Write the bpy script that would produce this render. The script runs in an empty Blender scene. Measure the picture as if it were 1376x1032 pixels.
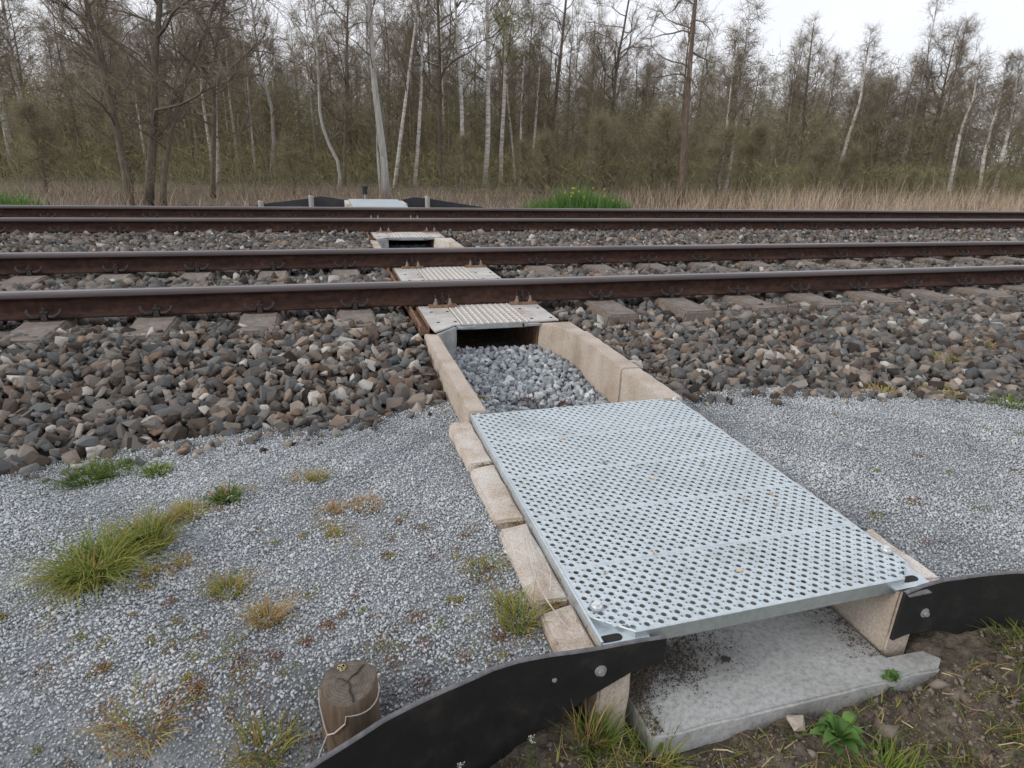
import bpy, bmesh, math, random
import numpy as np
from mathutils import Vector, Matrix, Quaternion

S = bpy.context.scene
COL = S.collection
rng = np.random.default_rng(11)
random.seed(5)
PI = math.pi

# ------------------------------------------------------------------ camera, light, exposure
YAW, PITCH, ROLL = 0.297, 0.358, -0.033
CAM = np.array([1.617, -4.355, 0.883])
FOC = 0.844                                   # focal length / frame width * 1376/1000
def cam_axes():
    cy, sy, cp, sp = math.cos(YAW), math.sin(YAW), math.cos(PITCH), math.sin(PITCH)
    f = np.array([sy*cp, cy*cp, -sp]); r = np.array([cy, -sy, 0.0]); d = np.cross(f, r)
    cr, sr = math.cos(ROLL), math.sin(ROLL)
    return cr*r + sr*d, -sr*r + cr*d, f
AX_R, AX_D, AX_F = cam_axes()
cd = bpy.data.cameras.new('camera'); cam = bpy.data.objects.new('camera', cd); COL.objects.link(cam)
cd.sensor_width = 36; cd.sensor_fit = 'HORIZONTAL'; cd.lens = 36*FOC*1000/1376
cd.clip_start = 0.05; cd.clip_end = 500
m = Matrix.Identity(4)
for i in range(3):
    m[i][0], m[i][1], m[i][2], m[i][3] = AX_R[i], -AX_D[i], -AX_F[i], CAM[i]
cam.matrix_world = m
S.camera = cam

SUN_EL, SUN_AZ = math.radians(24), math.radians(-100)   # azimuth from +Y towards +X: low, from the left
w = bpy.data.worlds.new('World'); S.world = w; w.use_nodes = True
nt = w.node_tree; nt.nodes.clear()
wo = nt.nodes.new('ShaderNodeOutputWorld'); bg = nt.nodes.new('ShaderNodeBackground')
sky = nt.nodes.new('ShaderNodeTexSky'); sky.sky_type = 'NISHITA'; sky.sun_disc = False
sky.sun_elevation = SUN_EL; sky.sun_rotation = SUN_AZ
mix = nt.nodes.new('ShaderNodeMix'); mix.data_type = 'RGBA'; mix.inputs[0].default_value = 0.88
cl = nt.nodes.new('ShaderNodeTexNoise'); cl.inputs['Scale'].default_value = 1.6; cl.inputs['Detail'].default_value = 4
cr_ = nt.nodes.new('ShaderNodeValToRGB')
cr_.color_ramp.elements[0].position = .3; cr_.color_ramp.elements[0].color = (8.0, 8.1, 8.7, 1)
cr_.color_ramp.elements[1].position = .7; cr_.color_ramp.elements[1].color = (10.2, 10.2, 10.6, 1)
tc = nt.nodes.new('ShaderNodeTexCoord')
nt.links.new(tc.outputs['Generated'], cl.inputs['Vector'])
nt.links.new(cl.outputs['Fac'], cr_.inputs['Fac'])
nt.links.new(sky.outputs[0], mix.inputs[6]); nt.links.new(cr_.outputs[0], mix.inputs[7])
nt.links.new(mix.outputs[2], bg.inputs['Color']); bg.inputs['Strength'].default_value = 0.1
nt.links.new(bg.outputs[0], wo.inputs['Surface'])
sl = bpy.data.lights.new('sun', 'SUN'); sl.energy = 1.2; sl.angle = math.radians(16); sl.color = (1, .93, .84)
so = bpy.data.objects.new('sun', sl); COL.objects.link(so)
sd = Vector((math.sin(SUN_AZ)*math.cos(SUN_EL), math.cos(SUN_AZ)*math.cos(SUN_EL), math.sin(SUN_EL)))
so.rotation_euler = (-sd).to_track_quat('-Z', 'Y').to_euler(); so.location = (0, 0, 30)
S.view_settings.view_transform = 'Standard'; S.view_settings.look = 'None'
S.view_settings.gamma = 1; S.view_settings.use_curve_mapping = False; S.view_settings.exposure = 0.22
S.render.engine = 'CYCLES'
S.cycles.max_bounces = 6; S.cycles.diffuse_bounces = 3; S.cycles.glossy_bounces = 3

def in_view(P, mx=.22, my=.22):
    """points the camera could plausibly see (with a margin for a step aside)"""
    q = (np.atleast_2d(P) - CAM)
    x, y, z = q@AX_R, q@AX_D, q@AX_F
    zz = np.maximum(z, .05)
    return (z > .2) & (np.abs(x/zz) < .815*(1+2*mx)) & (np.abs(y/zz) < .611*(1+2*my))

# ------------------------------------------------------------------ materials
def nodes(name):
    mt = bpy.data.materials.new(name); mt.use_nodes = True
    t = mt.node_tree; b = t.nodes['Principled BSDF']
    return mt, t, b
def ramp(t, stops, interp='LINEAR'):
    r = t.nodes.new('ShaderNodeValToRGB'); r.color_ramp.interpolation = interp
    e = r.color_ramp.elements
    while len(e) < len(stops): e.new(.5)
    for k, (p, c) in enumerate(stops):
        e[k].position = p; e[k].color = (*c, 1)
    return r
def noise(t, scale, detail=5, rough=.6, vec=None, mapscale=None):
    n = t.nodes.new('ShaderNodeTexNoise'); n.inputs['Scale'].default_value = scale
    n.inputs['Detail'].default_value = detail; n.inputs['Roughness'].default_value = rough
    c = t.nodes.new('ShaderNodeTexCoord')
    src = c.outputs['Object']
    if mapscale:
        mp = t.nodes.new('ShaderNodeMapping'); mp.inputs['Scale'].default_value = mapscale
        t.links.new(src, mp.inputs['Vector']); src = mp.outputs[0]
    t.links.new(src, n.inputs['Vector'])
    return n
def mixc(t, fac, a, b, mode='MIX'):
    x = t.nodes.new('ShaderNodeMix'); x.data_type = 'RGBA'; x.blend_type = mode
    for s, v in ((0, fac), (6, a), (7, b)):
        if hasattr(v, 'links') or isinstance(v, bpy.types.NodeSocket): t.links.new(v, x.inputs[s])
        else: x.inputs[s].default_value = v if s == 0 else (*v, 1)
    return x.outputs[2]
def bump(t, b, h, strength, dist):
    n = t.nodes.new('ShaderNodeBump'); n.inputs['Strength'].default_value = strength
    n.inputs['Distance'].default_value = dist
    t.links.new(h, n.inputs['Height']); t.links.new(n.outputs[0], b.inputs['Normal'])
def spots(name, stops, scale, rough=.9, bstr=.3, bdist=.003, scale2=None, stops2=None, f2=.5, metal=0, mapscale=None, detail=6, map2=None):
    """noise-ramped surface with a second, larger stain layer and fine relief"""
    mt, t, b = nodes(name)
    n = noise(t, scale, detail, .65, mapscale=mapscale); r = ramp(t, stops); t.links.new(n.outputs['Fac'], r.inputs['Fac'])
    c = r.outputs[0]
    if stops2:
        n2 = noise(t, scale2, 5, .6, mapscale=map2); r2 = ramp(t, stops2); t.links.new(n2.outputs['Fac'], r2.inputs['Fac'])
        c = mixc(t, f2, c, r2.outputs[0], 'MULTIPLY')
    t.links.new(c, b.inputs['Base Color']); b.inputs['Roughness'].default_value = rough
    b.inputs['Metallic'].default_value = metal
    if bstr: bump(t, b, n.outputs['Fac'], bstr, bdist)
    return mt
def tinted(name, stops, rough=.9, fine=60, finemix=.35, src='attr', transl=0, bstr=0):
    """colour picked piece by piece (attribute 'tint' or the object's own random number)"""
    mt, t, b = nodes(name)
    r = ramp(t, stops)
    if src == 'attr':
        a = t.nodes.new('ShaderNodeAttribute'); a.attribute_name = 'tint'; t.links.new(a.outputs['Fac'], r.inputs['Fac'])
    else:
        a = t.nodes.new('ShaderNodeObjectInfo'); t.links.new(a.outputs['Random'], r.inputs['Fac'])
    c = r.outputs[0]
    if fine:
        n = noise(t, fine, 4, .7); r2 = ramp(t, [(.25, (.55, .55, .55)), (.75, (1.3, 1.28, 1.25))])
        t.links.new(n.outputs['Fac'], r2.inputs['Fac'])
        c = mixc(t, finemix, c, r2.outputs[0], 'MULTIPLY')
        if bstr: bump(t, b, n.outputs['Fac'], bstr, .004)
    t.links.new(c, b.inputs['Base Color']); b.inputs['Roughness'].default_value = rough
    b.inputs['Specular IOR Level'].default_value = .25
    if transl:
        tr = t.nodes.new('ShaderNodeBsdfTranslucent'); t.links.new(c, tr.inputs['Color'])
        ms = t.nodes.new('ShaderNodeMixShader'); ms.inputs[0].default_value = transl
        t.links.new(b.outputs[0], ms.inputs[1]); t.links.new(tr.outputs[0], ms.inputs[2])
        t.links.new(ms.outputs[0], t.nodes['Material Output'].inputs['Surface'])
    return mt

STONE = [(0, (.03, .026, .024)), (.12, (.085, .064, .05)), (.24, (.135, .124, .112)), (.36, (.085, .092, .097)), (.47, (.185, .172, .155)),
         (.57, (.145, .155, .158)), (.66, (.175, .125, .092)), (.75, (.25, .232, .208)), (.84, (.26, .19, .14)), (.92, (.35, .33, .30)), (1, (.52, .50, .465))]
M = {}
M['stone'] = tinted('ballast stone', STONE, .92, 45, .6, bstr=.35)
M['stone_single'] = tinted('ballast stone single', STONE, .92, 45, .6, 'obj', bstr=.35)
CHIP = [(0, (.20, .22, .24)), (.25, (.35, .375, .39)), (.5, (.47, .495, .51)), (.78, (.58, .605, .62)), (.94, (.68, .70, .705)), (1, (.82, .83, .83))]
M['chip'] = tinted('gravel chip', CHIP, .7, 0)
PEB = [(0, (.17, .19, .205)), (.4, (.31, .34, .365)), (.75, (.44, .47, .49)), (1, (.68, .69, .69))]
M['pebble'] = tinted('pebble', PEB, .8, 70, .5)
M['pebble_single'] = tinted('pebble single', PEB, .8, 70, .5, 'obj')
M['soil'] = spots('soil', [(.3, (.055, .045, .034)), (.5, (.15, .122, .095)), (.7, (.27, .23, .19))], 38, .95, 1, .03, 3, [(.3, (.55, .55, .5)), (.7, (1.1, 1.05, 1))], .7)
M['bedshade'] = spots('ballast bed painted gap shade', [(.3, (.03, .026, .023)), (.7, (.10, .085, .072))], 30, .95, .8, .02)  # sheet coloured dark to stand for shade in the gaps between stones
M['gravelbase'] = spots('gravel fines', [(.25, (.15, .16, .17)), (.5, (.30, .32, .335)), (.72, (.46, .48, .49))], 160, .9, .9, .006, 4, [(.3, (.75, .72, .68)), (.65, (1.05, 1.05, 1.05))], .6)
M['rust'] = spots('rail rust', [(.25, (.026, .016, .0135)), (.5, (.05, .029, .0235)), (.8, (.085, .047, .034))], 9, .95, .25, .002, 22, [(.3, (.5, .52, .58)), (.5, (.95, .95, .95)), (.7, (1.5, 1.3, 1.15))], .8, mapscale=(.35, 1, 2.2))
M['railtop'] = spots('rail running surface', [(.3, (.20, .185, .19)), (.7, (.36, .345, .355))], 5, .36, .05, .001, metal=.9, mapscale=(.1, 6, 1))
M['rust'].node_tree.nodes['Principled BSDF'].inputs['Specular IOR Level'].default_value = .15
M['railshoulder'] = spots('rail head flank', [(.3, (.10, .088, .09)), (.7, (.17, .145, .145))], 7, .5, .1, .001, metal=.35, mapscale=(.15, 2, 2))
M['rustplate'] = spots('orange rust', [(.3, (.10, .052, .03)), (.55, (.22, .125, .075)), (.8, (.33, .22, .15))], 22, .85, .3, .002)
M['clip'] = spots('spring clip steel', [(.3, (.014, .011, .010)), (.7, (.04, .028, .024))], 60, .7, .2, .001)
M['boltrust'] = spots('tan bolt', [(.3, (.16, .115, .09)), (.7, (.34, .28, .235))], 60, .8, .2, .001)
M['sleeper'] = spots('sleeper concrete', [(.25, (.13, .108, .092)), (.5, (.21, .182, .16)), (.8, (.31, .282, .255))], 28, .93, .5, .004, 5, [(.3, (.6, .52, .46)), (.65, (1.1, 1.1, 1.1))], .8)
M['concrete'] = spots('warm concrete', [(.25, (.30, .26, .215)), (.5, (.47, .415, .36)), (.75, (.62, .57, .51))], 130, .9, .5, .003, 4.5, [(.3, (.62, .54, .46)), (.45, (.88, .83, .77)), (.56, (1, .98, .96)), (.7, (1.12, 1.12, 1.12))], .85, map2=(1, 1, .5))
M['concrete_pale'] = spots('speckled pale concrete', [(.3, (.22, .19, .165)), (.41, (.54, .50, .46)), (.62, (.66, .62, .575)), (.75, (.78, .75, .70))], 150, .9, 1, .004, 7, [(.28, (.5, .4, .31)), (.42, (.88, .8, .72)), (.52, (1, .98, .96)), (.7, (1.08, 1.08, 1.08))], .9)
M['concrete_grey'] = spots('grey slab concrete', [(.25, (.22, .22, .215)), (.5, (.37, .375, .37)), (.8, (.50, .51, .51))], 70, .92, .5, .003, 3.5, [(.3, (.5, .45, .4)), (.5, (.95, .95, .93)), (.7, (1.15, 1.15, 1.15))], .8)
M['galv'] = spots('galvanised steel', [(.3, (.50, .565, .60)), (.5, (.585, .65, .68)), (.7, (.67, .725, .74))], 55, .46, .08, .001, 5, [(.27, (.82, .81, .79)), (.42, (.97, .97, .97)), (.65, (1.06, 1.06, 1.06))], .85, metal=.75)
M['boltzinc'] = spots('bright zinc bolt', [(.3, (.62, .66, .66)), (.7, (.78, .81, .8))], 60, .35, .1, .0005, metal=.6)
M['galvdull'] = spots('dull zinc steel', [(.3, (.30, .32, .335)), (.6, (.42, .45, .46)), (.8, (.52, .54, .54))], 12, .6, .1, .001, 3, [(.3, (.72, .62, .54)), (.55, (1, 1, 1))], .7, metal=.4)
M['zincplate'] = spots('stained cover plate', [(.3, (.42, .40, .375)), (.55, (.54, .54, .53)), (.8, (.62, .635, .63))], 10, .65, .1, .001, 4.5, [(.3, (.62, .46, .34)), (.5, (1, .98, .95))], .8, metal=.2)
M['gratebar'] = spots('grating bar', [(.3, (.62, .58, .52)), (.6, (.80, .78, .75))], 20, .7, 0, .001, metal=.1)
M['tray'] = spots('grimy tray under grating', [(.3, (.10, .092, .085)), (.7, (.20, .185, .17))], 18, .9, .1, .001)
M['dark'] = spots('dark slot', [(.3, (.012, .012, .012)), (.7, (.03, .028, .025))], 30, .9, 0)
M['rubber'] = spots('black sheet plastic', [(.35, (.007, .0073, .009)), (.52, (.0115, .012, .0135)), (.63, (.026, .024, .022)), (.8, (.07, .06, .05))], 8, .6, .25, .002, 70, [(.3, (.7, .7, .7)), (.7, (1.4, 1.35, 1.3))], .7)
M['rubberhaze'] = spots('sheet plastic with painted haze', [(.3, (.022, .024, .029)), (.7, (.045, .047, .052))], 5, .6, .2, .002)  # black plastic with distance haze and sheen painted in as a lighter grey
M['rubberedge'] = spots('worn plastic edge', [(.3, (.06, .06, .063)), (.7, (.17, .17, .178))], 40, .7, .2, .001)
M['wood'] = spots('weathered post wood', [(.25, (.05, .034, .022)), (.5, (.13, .09, .06)), (.78, (.23, .18, .135))], 14, .9, .6, .004, mapscale=(3.5, 3.5, .35))
M['wire'] = spots('pale wire', [(.3, (.42, .36, .33)), (.7, (.6, .54, .5))], 20, .6, 0)
M['straw'] = tinted('dry straw', [(0, (.22, .15, .085)), (.5, (.40, .30, .18)), (1, (.58, .48, .33))], .9, 0)
M['grass'] = tinted('grass blade', [(0, (.045, .09, .018)), (.3, (.11, .18, .032)), (.55, (.25, .28, .06)), (.72, (.38, .32, .095)), (.86, (.36, .20, .08)), (1, (.56, .43, .25))], .7, 0, transl=.3)
M['herb'] = tinted('herb leaf', [(0, (.065, .135, .035)), (.5, (.13, .25, .06)), (.85, (.21, .34, .09)), (1, (.75, .62, .06))], .6, 0, transl=.3)
M['sedum'] = tinted('stonecrop', [(0, (.11, .045, .04)), (.35, (.20, .085, .06)), (.6, (.25, .165, .075)), (.8, (.29, .26, .085)), (1, (.17, .20, .07))], .8, 0)
M['reed'] = tinted('dry reed', [(0, (.22, .155, .115)), (.4, (.40, .30, .225)), (.75, (.54, .43, .32)), (1, (.68, .57, .42))], .9, 0, transl=.2)
M['brush'] = tinted('undergrowth twig', [(0, (.10, .08, .055)), (.35, (.20, .165, .11)), (.6, (.27, .25, .125)), (.8, (.29, .32, .115)), (1, (.45, .40, .26))], .95, 0)
M['bark_dark'] = spots('dark bark', [(.25, (.065, .052, .04)), (.5, (.13, .108, .082)), (.8, (.22, .19, .15))], 10, .95, .7, .02, mapscale=(3, 3, .5))
M['bark_grey'] = spots('pale grey bark', [(.25, (.24, .23, .215)), (.5, (.40, .385, .365)), (.8, (.54, .53, .51))], 6, .9, .5, .02, mapscale=(3, 3, .5))
M['bark_birch'] = spots('birch bark', [(.30, (.08, .07, .06)), (.40, (.32, .30, .27)), (.54, (.56, .54, .50)), (.8, (.72, .70, .66))], 3.2, .85, .3, .01, mapscale=(1.2, 1.2, 5))
M['bark_pine'] = spots('reddish bark', [(.25, (.06, .042, .034)), (.5, (.135, .098, .078)), (.8, (.22, .17, .14))], 5, .95, .7, .02, mapscale=(3, 3, .6))
M['twig'] = tinted('fine twig', [(0, (.13, .10, .075)), (.5, (.225, .185, .14)), (1, (.33, .285, .225))], .95, 0)
M['bud'] = tinted('opening bud', [(0, (.17, .135, .085)), (.35, (.25, .22, .105)), (.7, (.30, .32, .11)), (1, (.38, .43, .13))], .9, 0, transl=.3)
M['wood_far'] = tinted('distant wood', [(0, (.17, .14, .115)), (.5, (.245, .21, .16)), (.8, (.28, .28, .145)), (1, (.40, .35, .28))], .95, 0)

# end grain of the cut post: rings from a radial distance in the post's own space
def endgrain():
    mt, t, b = nodes('post end grain')
    c = t.nodes.new('ShaderNodeTexCoord'); mp = t.nodes.new('ShaderNodeMapping'); mp.inputs['Scale'].default_value = (1, 1, 0)
    t.links.new(c.outputs['Object'], mp.inputs['Vector'])
    wv = t.nodes.new('ShaderNodeTexWave'); wv.wave_type = 'RINGS'; wv.rings_direction = 'SPHERICAL'
    wv.inputs['Scale'].default_value = 46; wv.inputs['Distortion'].default_value = 6; wv.inputs['Detail'].default_value = 3
    t.links.new(mp.outputs[0], wv.inputs['Vector'])
    r = ramp(t, [(.1, (.098, .083, .069)), (.5, (.112, .096, .081)), (.9, (.122, .105, .09))]); t.links.new(wv.outputs['Fac'], r.inputs['Fac'])
    n = noise(t, 55, 6); r2 = ramp(t, [(.3, (.5, .46, .4)), (.7, (1.4, 1.38, 1.3))]); t.links.new(n.outputs['Fac'], r2.inputs['Fac'])
    t.links.new(mixc(t, .8, r.outputs[0], r2.outputs[0], 'MULTIPLY'), b.inputs['Base Color']); b.inputs['Roughness'].default_value = .95
    bump(t, b, n.outputs['Fac'], .6, .002)
    return mt
M['endgrain'] = endgrain()

# ------------------------------------------------------------------ object helpers
def link(o, parent=None):
    COL.objects.link(o)
    if parent is not None: o.parent = parent
    return o
def props(o, label=None, cat=None, group=None, kind=None):
    for k, v in (('label', label), ('category', cat), ('group', group), ('kind', kind)):
        if v: o[k] = v
    return o
def thing(name, label, cat, loc=(0, 0, 0), group=None, rotz=0):
    o = bpy.data.objects.new(name, None); o.location = loc; o.rotation_euler = (0, 0, rotz)
    o.empty_display_size = .1
    link(o); return props(o, label, cat, group)
def meshobj(name, me, parent=None, mats=()):
    for mm in mats: me.materials.append(mm)
    return link(bpy.data.objects.new(name, me), parent)
def from_np(name, V, F, mats, parent=None, tint=None, smooth=False, matidx=None):
    """V (n,3), F (m,k) uniform polygons"""
    V = np.asarray(V, np.float32); F = np.asarray(F, np.int32); k = F.shape[1]
    me = bpy.data.meshes.new(name)
    me.vertices.add(len(V)); me.vertices.foreach_set('co', V.ravel())
    me.loops.add(F.size); me.loops.foreach_set('vertex_index', F.ravel())
    me.polygons.add(len(F)); me.polygons.foreach_set('loop_start', np.arange(0, F.size, k, dtype=np.int32))
    me.polygons.foreach_set('loop_total', np.full(len(F), k, np.int32))
    if smooth: me.polygons.foreach_set('use_smooth', np.ones(len(F), bool))
    for mm in mats: me.materials.append(mm)
    if matidx is not None: me.polygons.foreach_set('material_index', np.asarray(matidx, np.int32))
    if tint is not None:
        a = me.attributes.new('tint', 'FLOAT', 'POINT'); a.data.foreach_set('value', np.asarray(tint, np.float32))
    me.update(); me.validate()
    return link(bpy.data.objects.new(name, me), parent)
class MB:
    """collects shapes into one mesh"""
    def __init__(s): s.v = []; s.f = []; s.m = []; s.t = []
    def add(s, vs, fs, mi=0, t=.5):
        o = len(s.v); s.v += [tuple(p) for p in vs]; s.f += [tuple(i+o for i in f) for f in fs]
        s.m += [mi]*len(fs); s.t += [t]*len(vs)
    def box(s, x0, x1, y0, y1, z0, z1, mi=0, taper=0):
        a = taper
        vs = [(x0, y0, z0), (x1, y0, z0), (x1, y1, z0), (x0, y1, z0), (x0+a, y0+a, z1), (x1-a, y0+a, z1), (x1-a, y1-a, z1), (x0+a, y1-a, z1)]
        s.add(vs, [(0, 3, 2, 1), (4, 5, 6, 7), (0, 1, 5, 4), (1, 2, 6, 5), (2, 3, 7, 6), (3, 0, 4, 7)], mi)
    def prism(s, pts, z0, z1, mi=0):
        n = len(pts)
        if sum(pts[i][0]*pts[(i+1) % n][1]-pts[(i+1) % n][0]*pts[i][1] for i in range(n)) < 0: pts = pts[::-1]
        vs = [(x, y, z0) for x, y in pts]+[(x, y, z1) for x, y in pts]
        s.add(vs, [tuple(range(n-1, -1, -1)), tuple(range(n, 2*n))]+[(i, (i+1) % n, n+(i+1) % n, n+i) for i in range(n)], mi)
    def tube(s, P, R, n=6, mi=0, cap=True, t=.5):
        P = [Vector(p) for p in P]
        if not hasattr(R, '__len__'): R = [R]*len(P)
        vs = []
        ref = None
        for i, p in enumerate(P):
            d = (P[min(i+1, len(P)-1)]-P[max(i-1, 0)]).normalized()
            if ref is None: ref = d.orthogonal().normalized()
            ref = (ref-d*ref.dot(d)); ref = ref.normalized() if ref.length > 1e-6 else d.orthogonal().normalized()
            b = d.cross(ref)
            for k in range(n):
                a = 2*PI*k/n; vs.append(p+(ref*math.cos(a)+b*math.sin(a))*R[i])
        fs = [(i*n+k, i*n+(k+1) % n, (i+1)*n+(k+1) % n, (i+1)*n+k) for i in range(len(P)-1) for k in range(n)]
        if cap: fs += [tuple(range(n-1, -1, -1)), tuple(range((len(P)-1)*n, len(P)*n))]
        s.add(vs, fs, mi, t)
    def cyl(s, c, r, z0, z1, n=12, mi=0, r1=None):
        r1 = r if r1 is None else r1
        vs = [(c[0]+r*math.cos(2*PI*k/n), c[1]+r*math.sin(2*PI*k/n), z0) for k in range(n)]+[(c[0]+r1*math.cos(2*PI*k/n), c[1]+r1*math.sin(2*PI*k/n), z1) for k in range(n)]
        s.add(vs, [tuple(range(n-1, -1, -1)), tuple(range(n, 2*n))]+[(i, (i+1) % n, n+(i+1) % n, n+i) for i in range(n)], mi)
    def mesh(s, name, mats, smooth=False, bevel=0, tint=False):
        me = bpy.data.meshes.new(name); me.from_pydata(s.v, [], s.f)
        for mm in mats: me.materials.append(mm)
        me.polygons.foreach_set('material_index', np.array(s.m, np.int32))
        if tint:
            a = me.attributes.new('tint', 'FLOAT', 'POINT'); a.data.foreach_set('value', np.array(s.t, np.float32))
        if bevel:
            bm = bmesh.new(); bm.from_mesh(me)
            ed = [e for e in bm.edges if len(e.link_faces) == 2 and e.calc_face_angle(0) > .6]
            bmesh.ops.bevel(bm, geom=ed, offset=bevel, segments=2, affect='EDGES', profile=.6, clamp_overlap=True)
            bm.to_mesh(me); bm.free()
        if smooth: me.polygons.foreach_set('use_smooth', np.ones(len(me.polygons), bool))
        me.update(); return me
    def obj(s, name, mats, parent=None, **k):
        if not isinstance(mats, (list, tuple)): mats = [mats]
        return link(bpy.data.objects.new(name, s.mesh(name, mats, **k)), parent)
def copy_tree(o, parent=None):
    c = o.copy(); COL.objects.link(c)
    if parent is not None: c.parent = parent
    for ch in list(o.children): copy_tree(ch, c)
    return c
def rough_up(me, amp, scale, seed=0):
    """small uneven displacement so that cast edges are not ruler-straight"""
    n = len(me.vertices); co = np.empty(n*3, np.float32); me.vertices.foreach_get('co', co); co = co.reshape(-1, 3)
    s = seed*1.7
    d = np.stack([np.sin(co[:, 1]*scale+s)*np.cos(co[:, 2]*scale*1.3+s), np.sin(co[:, 0]*scale*1.1+s*2)*np.cos(co[:, 1]*scale*.7), np.sin(co[:, 0]*scale*.9+co[:, 1]*scale*1.2+s)], 1)
    me.vertices.foreach_set('co', (co+amp*d).astype(np.float32).ravel()); me.update()
def subdiv(me, cuts):
    bm = bmesh.new(); bm.from_mesh(me)
    bmesh.ops.subdivide_edges(bm, edges=bm.edges[:], cuts=cuts, use_grid_fill=True)
    bm.to_mesh(me); bm.free()

# ------------------------------------------------------------------ terrain heights
def sstep(a, b, x):
    t = np.clip((x-a)/(b-a), 0, 1); return t*t*(3-2*t)
def lump(x, y, s, ph=0.):
    return (np.sin(x*s+ph)*np.cos(y*s*1.13+ph*2)+.6*np.sin(x*s*2.3+y*s*1.7+ph)+.35*np.cos(x*s*4.7-y*s*3.9+ph*3))/1.95
GAUGE, T2 = 1.507, 4.063
CUL_X0, CUL_X1 = 2.165, 3.175
def toe_y(x):
    x = np.asarray(x, float)
    left = -1.62-.16*np.clip((2.1-x)/1.7, -1, 3)
    right = -1.86-.30*np.clip((x-4.0)/1., 0, 1.2)
    return np.where(x < 2.65, left, right)+.03*lump(x, 0*x, 7)
def gravel_z(x, y):
    x = np.asarray(x, float); y = np.asarray(y, float)
    left = -.25-.045*np.clip((2.05-x)/1.2, 0, 2)-.045*sstep(-2.3, -1.75, y)-.105*sstep(1.85, 1.62, x)*sstep(-3.10, -3.34, y)
    right = -.235-.02*np.clip((x-3.2)/1.5, 0, 3)-.02*sstep(-2.4, -1.9, y)
    return np.where(x < 2.65, left, right)+.012*lump(x, y, 5)+.004*lump(x, y, 19, 1.)
def ballast_z(x, y):
    x = np.asarray(x, float); y = np.asarray(y, float)
    ty = toe_y(x); lf = x < 2.65
    zt = gravel_z(x, ty)-.004
    ycr = np.where(lf, -.46, -.42); zc = np.where(lf, -.186, -.205-.03*(np.abs(x-3.9) < .6))
    t = np.clip((ycr-y)/(ycr-ty), 0, 1.2)
    sh = zc+(zt-zc)*np.sign(t)*np.abs(t)**1.1
    mid = -.215+.038*sstep(.25, .45, y)*sstep(1.3, 1.1, y)+.05*sstep(1.6, 2.1, y)-.045*sstep(4.0, 4.3, y)
    z = np.where(y < ycr, sh, zc+(mid-zc)*sstep(ycr, -.1, y))
    z = z-.62*sstep(6.3, 9.3, y)
    return z+.011*lump(x, y, 4.2, .7)
def soil_z(x, y):
    x = np.asarray(x, float); y = np.asarray(y, float)
    front = -.505+.03*lump(x, y, 6, .3)+.018*lump(x, y, 17, 1.1)+.008*lump(x, y, 41, 2.)+.004*lump(x, y, 83, 1.)+.045*np.exp(-((y+3.46)/.07)**2)+.0*sstep(3.16, 3.3, x)*np.exp(-((y+3.42)/.06)**2)
    front = front+.10*sstep(3.06, 3.24, x)*sstep(-3.60, -3.38, y)
    front = front+.07*(1-sstep(2.1, 2.32, x))*sstep(1.85, 2.05, x)*sstep(-3.55, -3.34, y)-.03*(1-sstep(1.7, 2.0, x))
    front = np.maximum(front, -.418+.03*sstep(3.2, 3.35, x)+.010*lump(x, y, 30)-.10*sstep(-3.42, -3.50, y)-.07*sstep(3.19, 3.10, x))
    back = np.where(y < 9.3, -.83, -.83)+.04*lump(x, y, .8)+.0*x
    under = -.60
    z = np.where(y < -3.2, front, under)
    z = z+(back-z)*sstep(6.5, 8.5, y)
    return z
def grid_sheet(name, xs, ys, hz, mat, skip=None, parent=None):
    X, Y = np.meshgrid(xs, ys); Z = hz(X, Y)
    V = np.stack([X, Y, Z], -1).reshape(-1, 3); nx, ny = len(xs), len(ys)
    I = np.arange(nx*ny).reshape(ny, nx)
    F = np.stack([I[:-1, :-1], I[:-1, 1:], I[1:, 1:], I[1:, :-1]], -1).reshape(-1, 4)
    if skip is not None:
        c = V[F].mean(1); F = F[~skip(c[:, 0], c[:, 1])]
    return from_np(name, V, F, [mat], parent, smooth=True)
xs = np.unique(np.concatenate([np.linspace(-130, -6, 26), np.linspace(-6, 0, 20), np.linspace(0, 5, 420), np.linspace(5, 12, 30), np.linspace(12, 220, 40)]))
ys = np.unique(np.concatenate([np.linspace(-30, -6, 8), np.linspace(-6, -4.2, 14), np.linspace(-4.2, -3.15, 130), np.linspace(-3.15, 6, 12), np.linspace(6, 12, 24), np.linspace(12, 240, 40)]))
ground = props(grid_sheet('ground', xs, ys, soil_z, M['soil']), 'brown soil with sparse grass and litter round the culvert mouth and wood', kind='structure')

# gravel path: left and right of the culvert
def path_sheet(x0, x1, flapy):
    xs = np.unique(np.concatenate([np.linspace(x0, x1, 90)])); ys = np.linspace(0, 1, 60)
    X, T = np.meshgrid(xs, ys)
    y0 = flapy(X); y1 = toe_y(X)+.10
    Y = y0+(y1-y0)*T; Z = gravel_z(X, Y)-.006
    V = np.stack([X, Y, Z], -1).reshape(-1, 3); I = np.arange(X.size).reshape(X.shape)
    F = np.stack([I[:-1, :-1], I[:-1, 1:], I[1:, 1:], I[1:, :-1]], -1).reshape(-1, 4)
    return V, F
FLAP_L = [(2.335, -3.332), (2.17, -3.325), (2.05, -3.318), (1.97, -3.318), (1.91, -3.324), (1.80, -3.354), (1.67, -3.396), (1.54, -3.458), (1.40, -3.545), (1.2, -3.70), (1.0, -3.93)]
FLAP_R = [(3.045, -3.345), (3.12, -3.335), (3.2, -3.328), (3.3, -3.335), (3.43, -3.352), (3.6, -3.385), (3.85, -3.45), (4.2, -3.57)]
fl_l = lambda x: np.interp(x, [p[0] for p in FLAP_L][::-1], [p[1] for p in FLAP_L][::-1])+.012
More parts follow.
